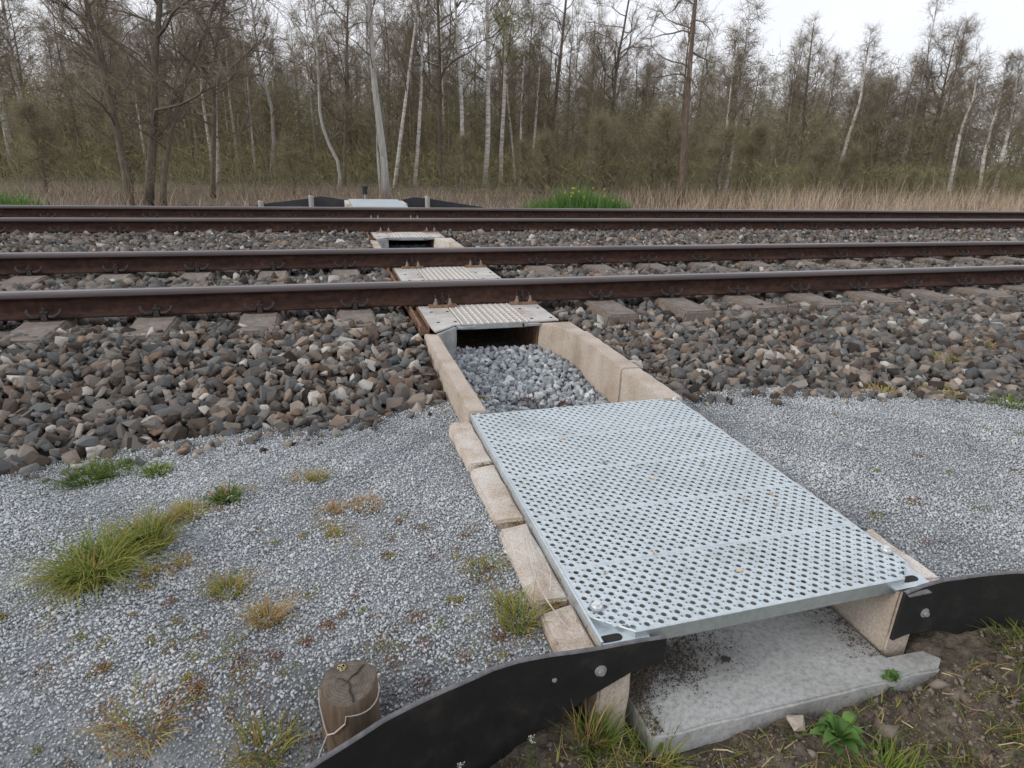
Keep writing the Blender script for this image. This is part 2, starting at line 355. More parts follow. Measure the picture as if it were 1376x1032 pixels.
fl_r = lambda x: np.interp(x, [p[0] for p in FLAP_R], [p[1] for p in FLAP_R])+.012
V1, F1 = path_sheet(-7, 2.165, fl_l); V2, F2 = path_sheet(3.18, 14, fl_r)
path = props(from_np('gravel_path', np.concatenate([V1, V2]), np.concatenate([F1, F2+len(V1)]), [M['gravelbase']], smooth=True), 'blue grey fine gravel path along the track', kind='structure')

def in_culvert(x, y): return (x > CUL_X0-.012) & (x < CUL_X1+.012) & (y < 3.7)
bx = np.unique(np.concatenate([np.linspace(-60, -4, 20), np.linspace(-4, CUL_X0-.012, 90), np.linspace(CUL_X0-.012, CUL_X1+.012, 12), np.linspace(CUL_X1+.012, 8, 80), np.linspace(8, 20, 40), np.linspace(20, 200, 40)]))
by_t = np.unique(np.concatenate([np.linspace(0, .28, 30), np.linspace(.28, 1, 50)]))
X, T = np.meshgrid(bx, by_t); Y0 = toe_y(X)+.0; Yb = Y0+(9.3-Y0)*T
Zb = ballast_z(X, Yb)-.035
Vb = np.stack([X, Yb, Zb], -1).reshape(-1, 3); I = np.arange(X.size).reshape(X.shape)
Fb = np.stack([I[:-1, :-1], I[:-1, 1:], I[1:, 1:], I[1:, :-1]], -1).reshape(-1, 4)
cb = Vb[Fb].mean(1); Fb = Fb[~in_culvert(cb[:, 0], cb[:, 1])]
ballast = props(from_np('ballast_bed', Vb, Fb, [M['bedshade']], smooth=True), 'bed of angular brown and grey ballast stones under both tracks', kind='structure')

# ------------------------------------------------------------------ loose stones
def hull_proto(seed, npts, squash, sub=False):
    r = np.random.default_rng(seed); bm = bmesh.new()
    P = r.normal(size=(npts, 3)); P /= np.linalg.norm(P, axis=1)[:, None]
    P = np.sign(P)*np.abs(P)**.62; P *= r.uniform(.66, 1.1, (npts, 1)); P *= squash*r.uniform(.82, 1.15, 3)
    for q in P: bm.verts.new(q)
    g = bmesh.ops.convex_hull(bm, input=bm.verts[:])
    bmesh.ops.delete(bm, geom=[v for v in bm.verts if not v.link_faces], context='VERTS')
    if sub:
        bmesh.ops.bevel(bm, geom=[e for e in bm.edges if e.calc_face_angle(0) > .35], offset=.018, segments=1, affect='EDGES', clamp_overlap=True)
    bmesh.ops.triangulate(bm, faces=bm.faces[:])
    bm.verts.index_update()
    V = np.array([v.co[:] for v in bm.verts], np.float32); F = np.array([[v.index for v in f.verts] for f in bm.faces], np.int32)
    bm.free(); return V, F
def rand_rot(n, r, flat=0.):
    q = r.normal(size=(n, 4))
    if flat: q[:, 1:3] *= flat
    q /= np.linalg.norm(q, axis=1)[:, None]; w_, x, y, z = q.T
    return np.stack([1-2*(y*y+z*z), 2*(x*y-z*w_), 2*(x*z+y*w_), 2*(x*y+z*w_), 1-2*(x*x+z*z), 2*(y*z-x*w_), 2*(x*z-y*w_), 2*(y*z+x*w_), 1-2*(x*x+y*y)], 1).reshape(-1, 3, 3), q
def scatter(name, protos, P, size, tint, rots, mat, parent, pid=None, r=rng):
    n = len(P); pid = r.integers(0, len(protos), n) if pid is None else pid
    VV, FF, TT = [], [], []; off = 0
    for k, (V, F) in enumerate(protos):
        ix = np.where(pid == k)[0]
        if not len(ix): continue
        W = np.einsum('nij,vj->nvi', rots[ix], V)*size[ix, None, None]+P[ix, None, :]
        VV.append(W.reshape(-1, 3)); FF.append((F[None]+(np.arange(len(ix))*len(V))[:, None, None]).reshape(-1, 3)+off)
        TT.append(np.repeat(tint[ix], len(V))); off += len(ix)*len(V)
    o = from_np(name, np.concatenate(VV), np.concatenate(FF), [mat], parent, np.concatenate(TT))
    o['kind'] = 'stuff'; return o
def jgrid(x0, x1, y0, y1, p, r=rng):
    X, Y = np.meshgrid(np.arange(x0, x1, p), np.arange(y0, y1, p))
    X[::2] += p/2
    return X.ravel()+r.uniform(-.42, .42, X.size)*p, Y.ravel()+r.uniform(-.42, .42, X.size)*p

SLEEPER_X = [.6*i for i in range(-6, 30) if i not in (4, 5)]
SLEEPER2_X = [.6*i for i in range(-10, 48) if i not in (4, 5)]
def on_sleeper(x, y):
    sx = np.round(x/.6)*.6
    near = (np.abs(x-sx) < .135)
    i_ = np.round(x/.6); y0_ = np.where((i_ == 6) | (i_ == 7), -.53, np.where(x < 2.6, -.32, -.36))+.035*np.sin(i_*2.3)
    t1 = (y > y0_) & (y < 1.507+.25) & ((y < .33) | (y > 1.16+.05*np.sin(i_*1.7))); t2 = (y > T2-.13) & (y < 6.1)
    return near & (t1 | t2)
pl = []
for (x0, x1, y0, y1, p, layer) in ((-1.6, 2.16, -2.2, -.2, .055, 0), (-1.6, 2.16, -2.2, -.2, .066, 1), (-1.6, 2.16, -2.2, -.2, .085, 2), (3.19, 9, -2.6, -.2, .055, 0), (3.19, 9, -2.6, -.2, .066, 1), (3.19, 9, -2.6, -.2, .09, 2),
                            (-2.5, 13, -.2, 1.9, .055, 0), (-2.5, 13, -.2, 1.9, .08, 1), (-3.5, 22, 1.9, 3.98, .055, 0), (-3.5, 22, 1.9, 3.98, .075, 1), (9, 18, -2.8, -.2, .06, 0), (9, 18, -2.8, -.2, .075, 1), (-5, 26, 3.98, 6.4, .08, 0), (-5, 26, 6.4, 8.6, .1, 0)):
    x, y = jgrid(x0, x1, y0, y1, p)
    k = (y > toe_y(x)+.01*rng.normal(size=len(x))) & ~((x > CUL_X0-.03) & (x < CUL_X1+.03) & (y < 3.62)) & ~((x > 2.13) & (x < 3.12) & (y > 3.4) & (y < 6.2)) & ~on_sleeper(x, y)
    # nothing under the rail feet
    for ry in (0, GAUGE, T2, T2+GAUGE): k &= np.abs(y-ry) > .06
    x, y = x[k], y[k]
    s = np.minimum(p, .07)*.64*np.clip(np.exp(rng.normal(-.06, .30, len(x))), .45, 1.55)
    z = ballast_z(x, y)-s*.3+rng.uniform(-.02, .012, len(x))+(-.006, .008, .016)[layer]
    P = np.stack([x, y, z], 1); v = in_view(P)
    pl.append(np.concatenate([P[v], s[v, None]], 1))
# stray stones rolled onto the gravel beside the toe
x = rng.uniform(-.6, 9, 300); x = x[(x < 2.05) | (x > 3.3)]; y = toe_y(x)-np.abs(rng.normal(0, .06, len(x))); s = rng.uniform(.014, .030, len(x))
pl.append(np.stack([x, y, gravel_z(x, y)+s*.35, s], 1))
A = np.concatenate(pl)
dist = np.linalg.norm(A[:, :3]-CAM, axis=1); app = A[:, 3]/dist
app = app*in_view(A[:, :3], 0, 0)*(A[:, 2] > ballast_z(A[:, 0], A[:, 1])-.025)
big = np.zeros(len(A), bool); big[np.argsort(-app)[:300]] = True
near = (dist < 4.6) & ~big
hp_near = [hull_proto(k, 12+k % 5, np.array([1.0, .66+.11*(k % 3), .44+.08*(k % 4)]), True) for k in range(24)]
hp_mid = [hull_proto(50+k, 14, np.array([1.0, .8, .6+.06*(k % 4)])) for k in range(16)]
hp_far = [hull_proto(90+k, 9, np.array([1.0, .85, .66])) for k in range(14)]
R_, Q_ = rand_rot(len(A), rng, .55)
tint = np.clip(rng.beta(1.3, 1.45, len(A))+.04*lump(A[:, 0], A[:, 1], 3), 0, 1)
def sub(mask): return A[mask, :3], A[mask, 3], tint[mask], R_[mask]
mids = ~big & ~near & (dist < 7.5); fars = ~big & ~near & ~mids
for mk, pr in ((near, hp_near), (mids, hp_mid), (fars, hp_far)):
    P, s, t, Rr = sub(mk); scatter('ballast_stones', pr, P, s, t, Rr, M['stone'], ballast)
single = []
for V, F in hp_near:
    me = bpy.data.meshes.new('stone'); me.from_pydata(V.tolist(), [], F.tolist()); me.materials.append(M['stone_single']); me.update(); single.append(me)
for n_, i in enumerate(np.where(big)[0]):
    o = bpy.data.objects.new('stone', single[n_ % len(single)]); o.location = A[i, :3]; o.scale = (A[i, 3],)*3
    o.rotation_mode = 'QUATERNION'; o.rotation_quaternion = Q_[i]; link(o, ballast)

# fine gravel chips
def chip_proto(seed):
    r = np.random.default_rng(seed)
    V = np.array([(1, 0, 0), (-1, 0, 0), (0, 1, 0), (0, -1, 0), (0, 0, 1), (0, 0, -1)], float)*[1, .75, .5]
    V = V+r.uniform(-.28, .28, V.shape)
    F = np.array([(0, 2, 4), (2, 1, 4), (1, 3, 4), (3, 0, 4), (2, 0, 5), (1, 2, 5), (3, 1, 5), (0, 3, 5)])
    return V.astype(np.float32), F
chips = [chip_proto(k) for k in range(14)]
gl = []
for (x0, x1, fl, p) in ((-1.6, 2.16, fl_l, .0078), (3.2, 7.0, fl_r, .0083)):
    x, y = jgrid(x0, x1, -4.0, -1.5, p)
    k = (y > fl(x)+.004) & (y < toe_y(x)+.10)
    k &= ~((x > 2.082) & (x < 2.65) & (y > -3.3) & (y < -1.93)); x, y = x[k], y[k]
    s = p*.62*np.exp(rng.normal(0, .28, len(x))+.16*lump(x, y, 5.5, 2.))
    P = np.stack([x, y, gravel_z(x, y)+rng.uniform(-.004, .003, len(x)), s], 1)
    gl.append(P[in_view(P[:, :3], .42, .25)])
Gv = np.concatenate(gl)
Rg, _ = rand_rot(len(Gv), rng, .6)
tg = np.clip(rng.beta(2.9, 3.1, len(Gv))+.18*lump(Gv[:, 0], Gv[:, 1], 4.3)+.07*lump(Gv[:, 0], Gv[:, 1], 13)-.22*sstep(-2.95, -3.4, Gv[:, 1])*sstep(2.0, 1.4, Gv[:, 0]), 0, 1)
gchips = scatter('gravel_chips', chips, Gv[:, :3], Gv[:, 3], tg, Rg, M['chip'], path)

# ------------------------------------------------------------------ rails
def rail_profile():
    h = [(.0, 0, 0), (.026, -.0012, 0), (.0335, -.006, 1), (.036, -.014, 1), (.036, -.036, 1), (.031, -.045, 2), (.012, -.054, 2), (.0085, -.066, 2), (.0085, -.118, 2), (.014, -.130, 2), (.062, -.145, 2), (.07, -.148, 2), (.07, -.159, 2)]
    return h+[(-y, z, mi) for y, z, mi in h[1:][::-1]]
def make_rail(y, label, wear=0.):
    pr = rail_profile(); n = len(pr); X = np.concatenate([np.linspace(-40, -6, 12), np.linspace(-6, 24, 60), np.linspace(24, 220, 30)])
    V = np.array([(x, py, pz) for x in X for py, pz, _ in pr])
    F = []; mi = []
    for i in range(len(X)-1):
        for k in range(n):
            k2 = (k+1) % n; F.append((i*n+k, i*n+k2, (i+1)*n+k2, (i+1)*n+k))
            a, b = pr[k][2], pr[k2][2]; mi.append(max(a, b) if k < n//2 else max(a, b))
    o = from_np('rail', V, F, [M['railtop'], M['railshoulder'], M['rust']], None, matidx=mi)
    o.location = (0, y, 0)
    return props(o, label, 'rail', 'rails of the two tracks')
make_rail(0, 'rusty brown steel rail nearest the camera, in front of the first grating')
make_rail(GAUGE, 'second rail from the camera, rusty with bright worn top edge')
make_rail(T2, 'third rail from the camera, across the open middle pit')
make_rail(T2+GAUGE, 'farthest rail, just below the reeds and grass')

# sleepers with spring clips
def clip_mesh():
    b = MB()
    for s in (-1, 1):
        b.tube([(s*.012, -.06, .02), (s*.032, -.09, .008), (s*.054, -.094, .010), (s*.076, -.088, .022), (s*.088, -.078, .04), (s*.084, -.07, .048)], [.011, .011, .011, .0105, .010, .008], 6)
    b.box(-.017, .017, -.10, -.052, -.012, .026, taper=.004)
    b.tube([(0, -.076, .02), (0, -.076, .062)], [.0095, .0085], 8)
    b.tube([(-.020, -.074, .03), (.020, -.074, .03)], .012, 6)
    return b.mesh('rail_clip', [M['clip']])
CLIP = clip_mesh()
def sleeper_mesh():
    b = MB(); L0, L1 = -.5, 2.007
    prof = [(-.15, -.33), (.15, -.33), (.115, -.168), (-.115, -.168)]
    for ya, yb in ((L0, L1),):
        vs = [(x, ya, z) for x, z in prof]+[(x, yb, z) for x, z in prof]
        b.add(vs, [(0, 1, 2, 3), (7, 6, 5, 4), (1, 0, 4, 5), (2, 1, 5, 6), (3, 2, 6, 7), (0, 3, 7, 4)])
    me = b.mesh('beam', [M['sleeper']]); 
    bm = bmesh.new(); bm.from_mesh(me)
    bmesh.ops.subdivide_edges(bm, edges=[e for e in bm.edges if abs(e.verts[0].co.y-e.verts[1].co.y) > .5], cuts=24)
    bmesh.ops.bevel(bm, geom=[e for e in bm.edges if len(e.link_faces) == 2 and e.calc_face_angle(0) > .5], offset=.012, segments=2, affect='EDGES')
    bm.normal_update(); bm.to_mesh(me); bm.free(); rough_up(me, .0025, 31, 1)
    return me
SLEEPER = sleeper_mesh()
PAD = MB(); PAD.box(-.08, .08, -.095, .095, -.1679, -.161); PAD = PAD.mesh('rail_pad', [M['clip']])
ORD = 'first second third fourth fifth sixth seventh eighth ninth tenth eleventh twelfth thirteenth fourteenth fifteenth sixteenth seventeenth eighteenth nineteenth twentieth twenty-first twenty-second twenty-third twenty-fourth twenty-fifth twenty-sixth'.split()
def make_sleeper(x, y, label, group):
    t = thing('concrete_sleeper', label, 'sleeper', (x, y, 0), group)
    link(bpy.data.objects.new('beam', SLEEPER), t)
    for ry in (0, GAUGE):
        p = link(bpy.data.objects.new('rail_pad', PAD), t); p.location = (0, ry, 0)
        for s in (0, PI):
            c = link(bpy.data.objects.new('rail_clip', CLIP), t); c.location = (0, ry, -.148); c.rotation_euler = (0, 0, s)
    return t
for x in SLEEPER_X:
    i = round(x/.6)
    if i < 4: lb = f'{ORD[3-i]} concrete sleeper to the left of the near track grating'
    else: lb = f'{ORD[i-6]} concrete sleeper to the right of the near track grating'
    if i > 22: continue
    make_sleeper(x, 0, lb, 'concrete sleepers of the near track')
for x in SLEEPER2_X:
    if round(x/.6) > 34: continue
    make_sleeper(x, T2, 'concrete sleeper almost buried in ballast under the far track', 'concrete sleepers of the far track')

# ------------------------------------------------------------------ steel trough under each track
def chair(parent, x, y):
    b = MB(); b.box(x-.10, x+.10, y-.13, y+.13, -.1645, -.150, taper=.003)
    c = b.obj('rail_chair', M['rustplate'], parent)
    for sy in (-1, 1):
        for sx in (-1, 1):
            q = MB(); q.cyl((x+sx*.05, y+sy*.10), .017, -.150, -.138, 6); q.cyl((x+sx*.05, y+sy*.10), .012, -.138, -.121, 10, r1=.0095); q.cyl((x+sx*.05, y+sy*.10), .0075, -.121, -.108, 8)
            q.obj('bolt', M['boltrust'], c)
        k = link(bpy.data.objects.new('clip', CLIP), c); k.location = (x, y, -.146); k.rotation_euler = (0, 0, 0 if sy < 0 else PI); k.scale = (.55, 1, 1.15)
def trough(y0, y1, rails_y, label):
    t = thing('steel_trough', label, 'steel trough')
    XL, XR, GL, GR = 2.225, 3.085, 2.43, 2.875
    zt = -.166
    for a, b_ in ((XL, GL-.006), (GR+.006, XR)):
        q = MB(); q.box(a, b_, y0, y1, zt-.010, zt); q.obj('cover_plate', M['zincplate'], t, bevel=.002)
    for s, a, b_ in ((-1, XL-.062, XL-.004),):
        q = MB(); q.box(a, b_, y0-.02, y1+.02, zt-.055, zt-.030); q.box(a, a+.012, y0-.02, y1+.02, zt-.030, zt+.004); q.box(b_-.008, b_, y0-.02, y1+.02, zt-.03, zt-.001)
        q.obj('side_flange', M['rustplate'], t)
    q = MB(); yo = -1 if y0 < 1 else -1
    q.prism([(XL, y0-.002), (2.385, y0-.002), (XL+.012, y0-.14)], zt-.010, zt); q.obj('corner_plate', M['zincplate'], t)
    q = MB()
    q.box(2.38, 2.392, y0+.004, y1-.004, -.46, zt-.0105); q.obj('channel_wall', M['rustplate'], t); q = MB(); q.box(2.94, 2.952, y0+.004, y1-.004, -.46, zt-.0105); q.obj('channel_wall', M['rustplate'], t)
    # lip under the mouth
    for yy in (y0-.0,):
        
        for xa, xb in ((2.392, 2.50), (2.83, 2.94)):
            q = MB(); q.box(xa, xb, yy-.012, yy-.002, zt-.032, zt-.0105); q.box(xa+.01, xb+.012, yy-.034, yy-.0105, zt-.024, zt-.012); q.obj('mouth_lip', M['galvdull'], t)
    g = MB(); g.box(GL, GR, y0, y1, zt-.040, zt-.034); g = g.obj('grating', M['tray'], t)
    for ya in (y0-.012, y1+.004):
        q = MB(); q.box(GL, GR, ya, ya+.008, zt-.034, zt-.002); q.obj('end_bar', M['galvdull'], g)
    nb = 11
    bars = MB(); bars.box(-.0032, .0032, y0-.003, y1+.003, zt-.032, zt+.0025)
    bme = bars.mesh('grating_bar', [M['gratebar']])
    for k in range(nb):
        o = link(bpy.data.objects.new('grating_bar', bme), g); o.location = (GL+.006+(GR-GL-.012)*k/(nb-1), 0, 0)
    cme = MB(); cme.box(GL+.002, GR-.002, -.0022, .0022, zt-.014, zt-.0005); cme = cme.mesh('grating_crossbar', [M['gratebar']])
    yy = y0+.03
    while yy < y1-.02:
        if min(abs(yy-r) for r in rails_y) < .62: link(bpy.data.objects.new('grating_crossbar', cme), g).location = (0, yy, 0)
        yy += .052
    for ry in rails_y:
        for x in (2.395, 2.985): chair(t, x, ry)
    q = MB()
    for x in (2.29, 2.40, 2.915, 3.05):
        for yy in np.arange(y0+.06, y1, .27):
            if min(abs(yy-r) for r in rails_y) > .15: q.box(x-.009, x+.009, yy-.007, yy+.007, zt, zt+.003)
    q.obj('lifting_slot', M['dark'], t)
    return t
trough(-.57, GAUGE+.57, (0, GAUGE), 'galvanised steel trough with grating under the near two rails')
trough(T2-.57, T2+GAUGE+.57, (T2, T2+GAUGE), 'galvanised steel trough with grating under the far two rails')

# ------------------------------------------------------------------ concrete culvert walls
def wall_piece(name, pts, z0, z1, mat, parent, seed=0, bev=.006):
    b = MB(); b.prism(pts, z0, z1); me = b.mesh(name, [mat])
    bm = bmesh.new(); bm.from_mesh(me)
    bmesh.ops.bevel(bm, geom=[e for e in bm.edges if e.calc_face_angle(0) > .4], offset=bev, segments=2, affect='EDGES')
    L = [e for e in bm.edges if e.calc_length() > .25]
    bmesh.ops.subdivide_edges(bm, edges=L, cuts=10, use_grid_fill=True)
    bm.to_mesh(me); bm.free(); rough_up(me, .0018, 37, seed)
    return link(bpy.data.objects.new(name, me), parent)
IL, IR = 2.245, 3.068
def culvert(label, y0, y1, parts, loc=None):
    t = thing('concrete_culvert', label, 'culvert')
    for nm, pts, z0, z1, mat in parts: wall_piece(nm, pts, z0, z1, M[mat], t, random.random()*9)
    return t
near_parts = [
    ('wall_panel', [(2.165, -.725), (IL, -.76), (IL, -1.952), (2.165, -1.952)], -.50, -.170, 'concrete'),
    ('wall_panel', [(2.177, -1.956), (2.262, -1.956), (2.262, -3.318), (2.177, -3.318)], -.50, -.205, 'concrete'),
    ('wing_wall', [(2.232, -.722), (2.245, -.757), (2.393, -.60), (2.378, -.578)], -.46, -.1775, 'galvdull'),
    ('wing_wall', [(2.942, -.578), (3.165, -.578), (3.165, -.835), (IR+.01, -.835), (2.95, -.60)], -.46, -.178, 'concrete'),
    ('wall_panel', [(IR, -.84), (3.175, -.84), (3.175, -1.556), (IR, -1.556)], -.50, -.170, 'concrete'),
    ('wall_panel', [(IR, -1.562), (3.175, -1.562), (3.175, -1.990), (IR, -1.990)], -.50, -.172, 'concrete'),
    ('wall_panel', [(3.062, -1.995), (3.148, -1.995), (3.148, -3.318), (3.062, -3.318)], -.50, -.205, 'concrete'),
    ('floor_slab', [(2.285, -.60), (3.05, -.60), (3.05, -3.335), (3.17, -3.343), (3.20, -3.385), (3.16, -3.412), (2.285, -3.405)], -.49, -.415, 'concrete_grey'),
]
near_cul = culvert('near concrete culvert with open pit and roofed mouth', 0, 0, near_parts)
cul_floor = near_cul.children[-1]
mid = [('wall_panel', [(2.16, 2.10), (IL, 2.10), (IL, 3.33), (2.16, 3.36)], -.50, -.180, 'concrete'),
       ('wing_wall', [(IL, 3.33), (2.232, 3.37), (2.376, 3.485), (2.393, 3.46)], -.46, -.1775, 'galvdull'),
       ('wing_wall', [(2.942, 3.485), (3.165, 3.485), (3.165, 3.16), (IR+.01, 3.16), (2.95, 3.46)], -.46, -.175, 'concrete_pale'),
       ('wall_panel', [(IR, 3.155), (3.175, 3.155), (3.175, 2.10), (IR, 2.10)], -.50, -.180, 'concrete'),
       ('floor_slab', [(2.25, 2.09), (3.06, 2.09), (3.06, 3.48), (2.25, 3.48)], -.49, -.42, 'concrete_grey')]
culvert('pale concrete pit walls between the second and third rails', 0, 0, mid)

# kerb blocks beside the perforated cover
KL = [(-1.922, -2.324, ''), (-2.341, -2.722, ''), (-2.740, -3.112, ''), (-3.130, -3.310, '')]
def kerb(x0, x1, ya, yb, z, label, group, slope):
    b = MB()
    vs = []
    for zz, g in ((z-.12, 0), (z, 1)):
        vs += [(x0, ya+g*-.012, zz), (x1, ya, zz+g*.004), (x1, yb, zz+g*.004), (x0, yb+g*.012, zz)]
    b.add(vs, [(3, 2, 1, 0), (4, 5, 6, 7), (0, 1, 5, 4), (1, 2, 6, 5), (2, 3, 7, 6), (3, 0, 4, 7)])
    me = b.mesh('kerb_block', [M['concrete_pale']])
    bm = bmesh.new(); bm.from_mesh(me); bmesh.ops.recalc_face_normals(bm, faces=bm.faces[:])
    bmesh.ops.bevel(bm, geom=bm.edges[:], offset=.007, segments=2, affect='EDGES')
    bmesh.ops.subdivide_edges(bm, edges=[e for e in bm.edges if e.calc_length() > .05], cuts=6, use_grid_fill=True)
    bm.to_mesh(me); bm.free(); rough_up(me, .0022, 33, random.random()*7)
    o = link(bpy.data.objects.new('kerb_block', me)); props(o, label, 'kerb block', group)
LK = ['pale concrete kerb block left of the perforated cover, farthest of four', 'second pale kerb block from the far end, left of the cover',
      'third pale kerb block from the far end, under the dry stalk', 'shortest pale kerb block, nearest, against the black guide wall']
for k, ((ya, yb, _), lb) in enumerate(zip(KL, LK)): kerb(2.082+.003*math.sin(k*5), 2.1745, ya, yb, -.222, lb, 'kerb blocks along the left side of the cover', 0)
RK = ['pale kerb strip right of the cover, farthest of four beside gravel', 'second kerb strip from the far end, right of the cover', 'third kerb strip from the far end, right of the cover', 'pale kerb block at the right near corner, behind the black wall']
for k, ((ya, yb), lb) in enumerate(zip([(-2.0, -2.34), (-2.36, -2.70), (-2.72, -3.04), (-3.06, -3.315)], RK)):
    kerb(3.151, 3.194 if k < 3 else 3.206, ya, yb, -.208 if k < 3 else -.2, lb, 'kerb blocks along the right side of the cover', 0)

# ------------------------------------------------------------------ perforated cover, plank by plank
def perforated(x0, x1, y0, y1, zt, nx, ny, cut=None, flip=0, edge=.012):
    """sheet with large holes and small raised holes in turn"""
    px, py = (x1-x0-2*edge)/nx, (y1-y0-2*edge)/ny
    V, F = [], []
    ang = [2*PI*(k+.5)/8 for k in range(8)]
    def ringsq(cx, cy):
        # eight points on the cell border matching the octagon's directions
        out = []
        for a in ang:
            c, s = math.cos(a), math.sin(a); k = 1/max(abs(c), abs(s))
            out.append((cx+c*k*px/2, cy+s*k*py/2))
        return out
    for j in range(ny):
        for i in range(nx):
            cx, cy = x0+edge+(i+.5)*px, y0+edge+(j+.5)*py
            if cut and cut(cx, cy): continue
            bigh = (i+j+flip) % 2 == 0
            r = .0077 if bigh else .0031
            o = len(V)
            sq = ringsq(cx, cy)
            V += [(x, y, zt) for x, y in sq]
            r2 = r*1.3 if bigh else r*1.9
            V += [(cx+r2*math.cos(a), cy+r2*math.sin(a), zt+(0.0006 if bigh else .0016)) for a in ang]
            V += [(cx+r*math.cos(a), cy+r*math.sin(a), zt+(-.0008 if bigh else .0030)) for a in ang]
            V += [(cx+r*math.cos(a), cy+r*math.sin(a), zt-.004) for a in ang]
            for q in range(8):
                q2 = (q+1) % 8
                for l in range(3): F.append((o+l*8+q, o+l*8+q2, o+l*8+8+q2, o+l*8+8+q))
            # corner bits between the octagon's border points
            for q in (0, 2, 4, 6):
                pass
            c4 = [(cx+px/2, cy+py/2), (cx-px/2, cy+py/2), (cx-px/2, cy-py/2), (cx+px/2, cy-py/2)]
            b4 = len(V); V += [(x, y, zt) for x, y in c4]
            for q, (a, b_) in enumerate(((0, 1), (2, 3), (4, 5), (6, 7))): F.append((o+a, b4+q, o+b_, o+b_))
    q = MB(); q.v = V; q.f = [f if f[2] != f[3] else f[:3] for f in F]; q.m = [0]*len(q.f); q.t = [0]*len(V)
    return q
PX0, PX1 = 2.178, 3.146
zt = -.180
cover = thing('perforated_cover', 'galvanised perforated steel cover of five planks over the culvert', 'metal cover')
bounds = [-3.305, -3.045, -2.790, -2.52, -2.25, -1.962]
for k in range(5):
    ya, yb = bounds[k]+.0022, bounds[k+1]-.0022
    ny = round((yb-ya-.007)/.0205)
    cut = (lambda x, y: (x-PX0)+(y+3.305)*1.15 < .092 or (PX1-x)+(y+3.305)*1.0 < .07) if k == 0 else None
    q = perforated(PX0, PX1, ya, yb, zt, 51, ny, cut, k % 2, .0045)
    # folded rims
    e = .004
    L0 = .09 if k == 0 else 0; R0 = .068 if k == 0 else 0
    def strip(xa, xb, yA, yB):
        q.add([(xa, yA, zt), (xb, yA, zt), (xb, yB, zt), (xa, yB, zt)], [(0, 1, 2, 3)])
    strip(PX0+L0, PX1-R0, ya, ya+e+.0005); strip(PX0, PX1, yb-e-.0005, yb)
    strip(PX0, PX0+e+.0005, ya+(L0*.82 if k == 0 else e), yb-e); strip(PX1-e-.0005, PX1, ya+(R0*.9 if k == 0 else e), yb-e)
    d = .042
    def fold(xa, ya_, xb, yb_):
        nx, ny_ = (yb_-ya_), -(xb-xa); l = math.hypot(nx, ny_); nx, ny_ = nx/l*.0025, ny_/l*.0025
        q.add([(xa, ya_, zt), (xb, yb_, zt), (xb+nx*.8, yb_+ny_*.8, zt-.003), (xa+nx*.8, ya_+ny_*.8, zt-.003)], [(0, 1, 2, 3)])
        q.add([(xa+nx*.8, ya_+ny_*.8, zt-.003), (xb+nx*.8, yb_+ny_*.8, zt-.003), (xb+nx, yb_+ny_, zt-d), (xa+nx, ya_+ny_, zt-d)], [(0, 1, 2, 3)])
    fold(PX0+L0, ya, PX1-R0, ya); fold(PX1, ya+(R0 if k == 0 else 0), PX1, yb); fold(PX1, yb, PX0, yb); fold(PX0, yb, PX0, ya+(L0*.85 if k == 0 else 0))
    if k == 0:
        fold(PX0, ya+L0*.85, PX0+L0, ya); fold(PX1-R0, ya, PX1, ya+R0)
    o = q.obj('plank', M['galv'], cover)
    for p in o.data.polygons: pass
q = MB(); q.box(2.170, 2.1765, -3.318, -1.945, zt-.016, zt+.001); q.obj('edge_angle', M['galv'], cover)
for (xa, xb) in ((PX0+.002, PX0+.125), (PX1-.11, PX1+.012)):
    q = MB(); q.box(xa, xb, -3.322, -3.17, zt-.024, zt-.019); br = q.obj('corner_bracket', M['galv'], cover)
    cx = xa+.035 if xa < 2.5 else xb-.042
    h = MB(); pts = [(cx-.022+.011*math.cos(a), -3.292+.011*math.sin(a)) for a in np.linspace(PI/2, 1.5*PI, 7)]+[(cx+.012+.011*math.cos(a), -3.292+.011*math.sin(a)) for a in np.linspace(-PI/2, PI/2, 7)]
    h.prism(pts, zt-.020, zt-.0175); h.obj('slot', M['dark'], br)
def hexbolt(parent, x, y, z, axis='z', s=1., name='bolt'):
    b = MB(); b.cyl((0, 0), .0175*s, 0, .0028*s, 20); b.cyl((0, 0), .0135*s, .0028*s, .005*s, 18); b.cyl((0, 0), .0098*s, .005*s, .0125*s, 6); b.cyl((0, 0), .008*s, .0125*s, .0135*s, 10)
    b.m = [0]*len(b.m); b.m[:22] = [1]*22
    o = b.obj(name, [M['boltzinc'] if axis == 'z' else M['galvdull'], M['galvdull']], parent); o.location = (x, y, z)
    if axis == 'y': o.rotation_euler = (PI/2, 0, 0)
    return o
hexbolt(cover, PX0+.030, -3.205, zt+.0015); hexbolt(cover, PX1-.018, -3.19, zt+.0015); hexbolt(cover, PX0+.02, -1.985, zt+.0015, s=.8); hexbolt(cover, PX1-.02, -1.99, zt+.0015, s=.8)

V_, F_ = [], []
r9 = np.random.default_rng(9); q = MB()
for k in range(26):
    x, y, a, l = r9.uniform(PX0+.05, PX1-.05), r9.uniform(-3.25, -2.0), r9.uniform(0, 6.3), r9.uniform(.006, .018)
    c, s_ = math.cos(a)*l, math.sin(a)*l; z0 = zt+.0035
    q.add([(x-c, y-s_, z0), (x-s_*.35, y+c*.35, z0+.003), (x+c, y+s_, z0+.001), (x+s_*.3, y-c*.3, z0)], [(0, 1, 2, 3)], 0, r9.random())
props(q.obj('leaf_litter', M['straw'], tint=True), 'few dry leaf and grass bits scattered on the perforated cover', 'litter', kind='stuff')

